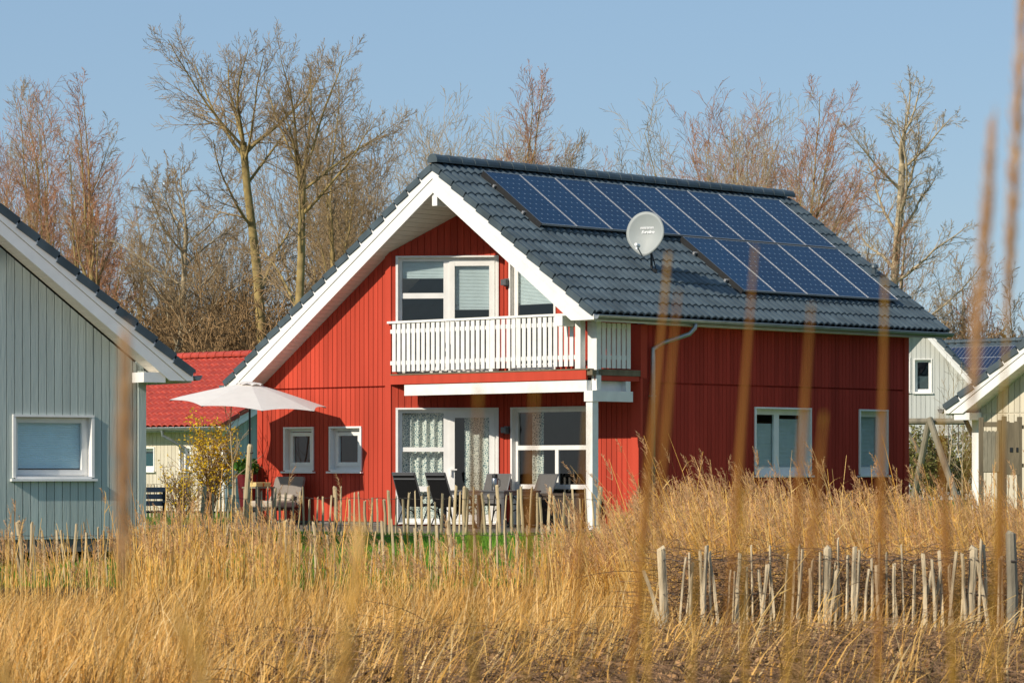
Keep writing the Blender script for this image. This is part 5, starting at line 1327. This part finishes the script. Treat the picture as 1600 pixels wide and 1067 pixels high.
def copy_tree(T, px, Y, scale, rz, label):
    o = T.copy(); COL.objects.link(o); o.location = (at(px, Y), Y, 0); o.scale = (scale, scale, scale); o.rotation_euler = (0, 0, rz); o['label'] = label
    for ch in T.children:
        c = ch.copy(); COL.objects.link(c); c.parent = o
    return o
TR = [
    (22, 112, 118, 'fan', 51, 'bare tree at the left end of the wood, rising over the blue-grey verge', 'twigred', 'bark', .0),
    (48, 118, 108, 'upright', 52, 'slim bare tree second from the left end of the wood', 'twig', 'bark', .02),
    (88, 116, 108, 'upright', 53, 'bare tree with reddish brush top between the two slim left ones', 'twigred', 'bark', .0),
    (116, 108, 170, 'upright', 54, 'straight bare tree with a slender pole trunk above the blue-grey roof', 'twig', 'bark', .0),
    (182, 106, 88, 'upright', 55, 'tall slender bare tree with a reddish pointed top left of the big twin tree', 'twigred', 'bark', .01),
    (232, 104, 225, 'spread', 56, 'bare tree with crooked limbs leaning towards the big twin tree', 'twig', 'barkgrey', .12),
    (340, 108, 330, 'fan', 57, 'low bare tree just left of the big twin tree', 'twig', 'barkgrey', .0),
    (418, 102, 42, 'vase', 58, 'tallest bare tree with two lichen-yellow stems behind the left roof slope', 'twig', 'bark', -.01),
    (444, 96.5, 40, 'vase', 59, 'second yellow stem of the tallest twin trees, leaning away', 'twig', 'bark', .05),
    (505, 112, 200, 'fan', 60, 'bare tree filling the gap right of the tallest twin trees', 'twig', 'bark', .02),
    (545, 108, 82, 'upright', 61, 'tall bare tree with a dense brush top left of the gable peak', 'twig', 'bark', .04),
    (612, 114, 150, 'upright', 62, 'olive-stemmed bare tree just left of the gable peak', 'twig', 'bark', .0),
    (690, 116, 160, 'fan', 63, 'bare tree standing straight behind the gable peak', 'twiggrey', 'bark', .0),
    (738, 114, 132, 'fan', 64, 'fan-shaped bare tree behind the start of the ridge', 'twiggrey', 'bark', .0),
    (788, 112, 98, 'upright', 65, 'reddish bare tree with a plume-like top behind the ridge', 'twigred', 'bark', .0),
    (836, 116, 190, 'fan', 66, 'lowest fan-shaped bare tree at the end of the row behind the ridge', 'twig', 'bark', .03),
    (1108, 116, 128, 'fan', 67, 'wide fan-shaped bare tree at the left of the clump behind the solar panels', 'twiggrey', 'bark', -.03),
    (1142, 118, 118, 'fan', 68, 'bare tree in the middle of the clump behind the solar panels', 'twigred', 'bark', -.01),
    (1198, 128, 132, 'fan', 69, 'leaning bare tree in the clump behind the ridge end', 'twigred', 'bark', -.02),
    (1252, 134, 106, 'upright', 70, 'bare tree with a rust-red brush top at the end of the ridge', 'twigred', 'bark', .0),
    (1385, 166, 100, 'spread', 71, 'large pale bare tree with long level limbs right of the roof', 'twiggrey', 'barkgrey', .02),
]
made = {}
for a in TR:
    made[a[4]] = bare_tree(a[0], a[1], a[2], a[3], a[4], a[5], a[6], a[7], a[8], stems=1, r=(zat(a[2], a[1]) * (.0150 if a[4] in (58, 59, 71) else .0115)))
for src, px, Y, sc, rz, lab in [
    (52, 5, 126, .92, 2.0, 'bare tree deeper in the wood at its very left end'), (53, 68, 128, .98, 1.1, 'bare tree deeper in the wood between the slim left trees'),
    (51, 160, 128, .95, 4.0, 'broad bare tree deeper in the wood left of the pointed reddish one'),
    (57, 262, 122, 1.25, 1.7, 'bare tree deeper in the wood behind the crooked limbs'),
    (60, 375, 126, .98, 2.2, 'bare tree deeper in the wood behind the left twin stem'), (62, 470, 126, 1.0, 3.3, 'bare tree deeper in the wood behind the right twin stem'),
    (63, 650, 128, 1.0, 4.4, 'bare tree deeper in the wood right behind the gable peak'),
    (66, 770, 128, 1.05, 2.4, 'bare tree deeper in the wood under the plume-topped tree'), (68, 1165, 128, .98, 2.1, 'bare tree deeper in the clump behind the solar panels'),
    (67, 1225, 126, .95, 3.6, 'broad bare tree deeper in the clump left of the rust-red one'), (69, 1280, 136, .85, 5.0, 'bare tree deeper in the clump at the ridge end')]:
    copy_tree(made[src], px, Y, sc, rz, lab)
for src, px, Y, sc, rz, lab in [
    (55, 138, 122, .93, 2.6, 'bare tree deeper in the wood beside the pole-trunked tree'), (61, 250, 130, .72, 2.9, 'low bare tree deeper in the wood under the crooked limbs'),
    (60, 318, 124, .95, 0.9, 'bare tree deeper in the wood just left of the twin stems'), (52, 212, 128, .82, 3.9, 'bare tree deeper in the wood right of the pointed reddish one'),
    (66, 535, 122, 1.15, 3.0, 'broad bare tree deeper in the wood beyond the left roof slope'), (57, 590, 124, 1.55, 5.1, 'wide bare tree deeper in the wood left of the gable peak'),
    (63, 720, 124, 1.0, 2.2, 'fan of bare limbs deeper in the wood right of the gable peak'), (64, 765, 122, 1.0, 5.5, 'fan of bare limbs just left of the plume-topped tree'),
    (60, 815, 126, .95, 3.8, 'fan of bare limbs just right of the plume-topped tree'),
    (63, 1112, 126, 1.0, 0.6, 'broad fan in the left half of the clump behind the panels'),
    (60, 1170, 122, .98, 1.9, 'upright fan in the middle of the clump behind the panels'), (66, 1240, 140, 1.15, 4.2, 'low fan under the rust-red tree at the ridge end')]:
    copy_tree(made[src], px, Y, sc, rz, lab)
for i, (px, Y, ty, lab) in enumerate([(1440, 172, 400, 'small bare tree at the foot of the large pale tree'), (1480, 170, 418, 'small bare tree over the gap between the grey and the cream roof'),
                                      (1512, 176, 385, 'slender small bare tree above the far solar roof'), (1550, 170, 400, 'small bare tree over the middle of the far solar roof'), (1590, 174, 410, 'small bare tree over the cream roof at the edge of the view'),
                                      (1345, 176, 310, 'small bare tree half hidden by the right roof edge'), (930, 130, 225, 'distant bare treetop peeping over the middle of the ridge'), (985, 132, 238, 'distant bare treetop peeping over the ridge left of the clump')]):
    bare_tree(px, Y, ty, 'fan' if i % 2 else 'upright', 80 + i, lab, 'twigred' if i % 3 == 0 else 'twig', 'bark', thin=.85, group='small bare trees on the right' if i < 6 else 'bare trees behind the houses')

def thicket():                                         # the undergrowth of the wood reads as one brown mass
    protos = []
    for s in range(6):
        rng = np.random.default_rng(90 + s); out = []
        P = dict(levels=3, kids=[6, 5, 3], start=[.25, .2, .2], ang=[34, 36, 36], ratio=[.5, .5, .5], rr=[.55, .6, .65], segs=[5, 3, 2, 2], wob=[.08, .14, .2, .2], trop=[.06, .06, .05, .04], taper=[.3, .4, .5, .5], rmin=.011, shape=lambda t: 1.2 - .6 * t)
        for i in range(4):
            a = rng.uniform(0, 2 * PI); s_ = rng.uniform(.1, .45); grow(rng, np.array([math.cos(a) * .3, math.sin(a) * .3, -.1]), np.array([math.cos(a) * s_, math.sin(a) * s_, 1.0]), rng.uniform(3.2, 4.4), .03, 0, P, out)
        protos.append(mesh_of(out, 3))
    rng = np.random.default_rng(99); parts = []
    for i in range(330):
        px = rng.uniform(120, 660) if i < 215 else rng.uniform(1380, 1660)
        Y = rng.uniform(98, 128) if px < 700 else rng.uniform(166, 190)
        v, f = protos[rng.integers(6)]; s = rng.uniform(.75, 1.5) if px < 700 else rng.uniform(1.1, 1.9)
        a = rng.uniform(0, 2 * PI); c, sn = math.cos(a), math.sin(a)
        w = np.stack([v[:, 0] * c - v[:, 1] * sn, v[:, 0] * sn + v[:, 1] * c, v[:, 2]], 1) * s + np.array([at(px, Y), Y, 0]); parts.append((w, f))
    v, f = merge(parts); tag(fast_obj('undergrowth', v, f, MT['thicket']), 'brown leafless undergrowth at the foot of the wood', kind='stuff')
thicket()

# ================================================================== camera, sun and sky
cam = bpy.data.cameras.new('camera'); co = bpy.data.objects.new('camera', cam); COL.objects.link(co)
cam.sensor_fit = 'HORIZONTAL'; cam.sensor_width = 36.0; cam.lens = 36.0 * F_PX / 1600.0
co.location = (0, 0, CZ); co.rotation_euler = (PI / 2, 0, 0)
cam.shift_x = 0.0; cam.shift_y = (HY - 533.5) / 1600.0
cam.clip_start = .2; cam.clip_end = 4000
cam.dof.use_dof = True; cam.dof.focus_distance = 62.0; cam.dof.aperture_fstop = 6.7
SC.camera = co

SUN_EL = math.radians(31.5); S_H = Vector((-math.sin(math.radians(48.5)), -math.cos(math.radians(48.5)), 0))
S_DIR = (S_H * math.cos(SUN_EL) + Vector((0, 0, math.sin(SUN_EL)))).normalized()
sun = bpy.data.lights.new('sun', 'SUN'); sun.energy = 4.9; sun.angle = math.radians(.5); sun.color = (1.0, .90, .76)
so = bpy.data.objects.new('sun', sun); COL.objects.link(so); so.rotation_euler = S_DIR.to_track_quat('Z', 'Y').to_euler(); so.location = (-30, -20, 40)

W = bpy.data.worlds.new('World'); SC.world = W; W.use_nodes = True
nt = W.node_tree; N = nt.nodes; L = nt.links; bg = N['Background']
sky = N.new('ShaderNodeTexSky'); sky.sky_type = 'NISHITA'; sky.sun_disc = False; sky.sun_elevation = SUN_EL
sky.sun_rotation = math.atan2(S_H.x, S_H.y); sky.altitude = 0; sky.air_density = 1.0; sky.dust_density = .3; sky.ozone_density = 2.0
hs = N.new('ShaderNodeMix'); hs.data_type = 'RGBA'; hs.inputs[0].default_value = .62      # a thin even veil over the clear-sky gradient
hs.inputs[7].default_value = (2.70, 4.25, 6.25, 1)
L.new(sky.outputs[0], hs.inputs[6]); L.new(hs.outputs[2], bg.inputs[0]); bg.inputs[1].default_value = .107
SC.view_settings.view_transform = 'Standard'; SC.view_settings.look = 'None'; SC.view_settings.exposure = 0; SC.view_settings.gamma = 1
SC.cycles.use_denoising = True; SC.cycles.denoiser = 'OPENIMAGEDENOISE'; SC.cycles.denoising_input_passes = 'RGB_ALBEDO_NORMAL'; SC.cycles.denoising_prefilter = 'ACCURATE'
SC.cycles.max_bounces = 6; SC.cycles.transparent_max_bounces = 12
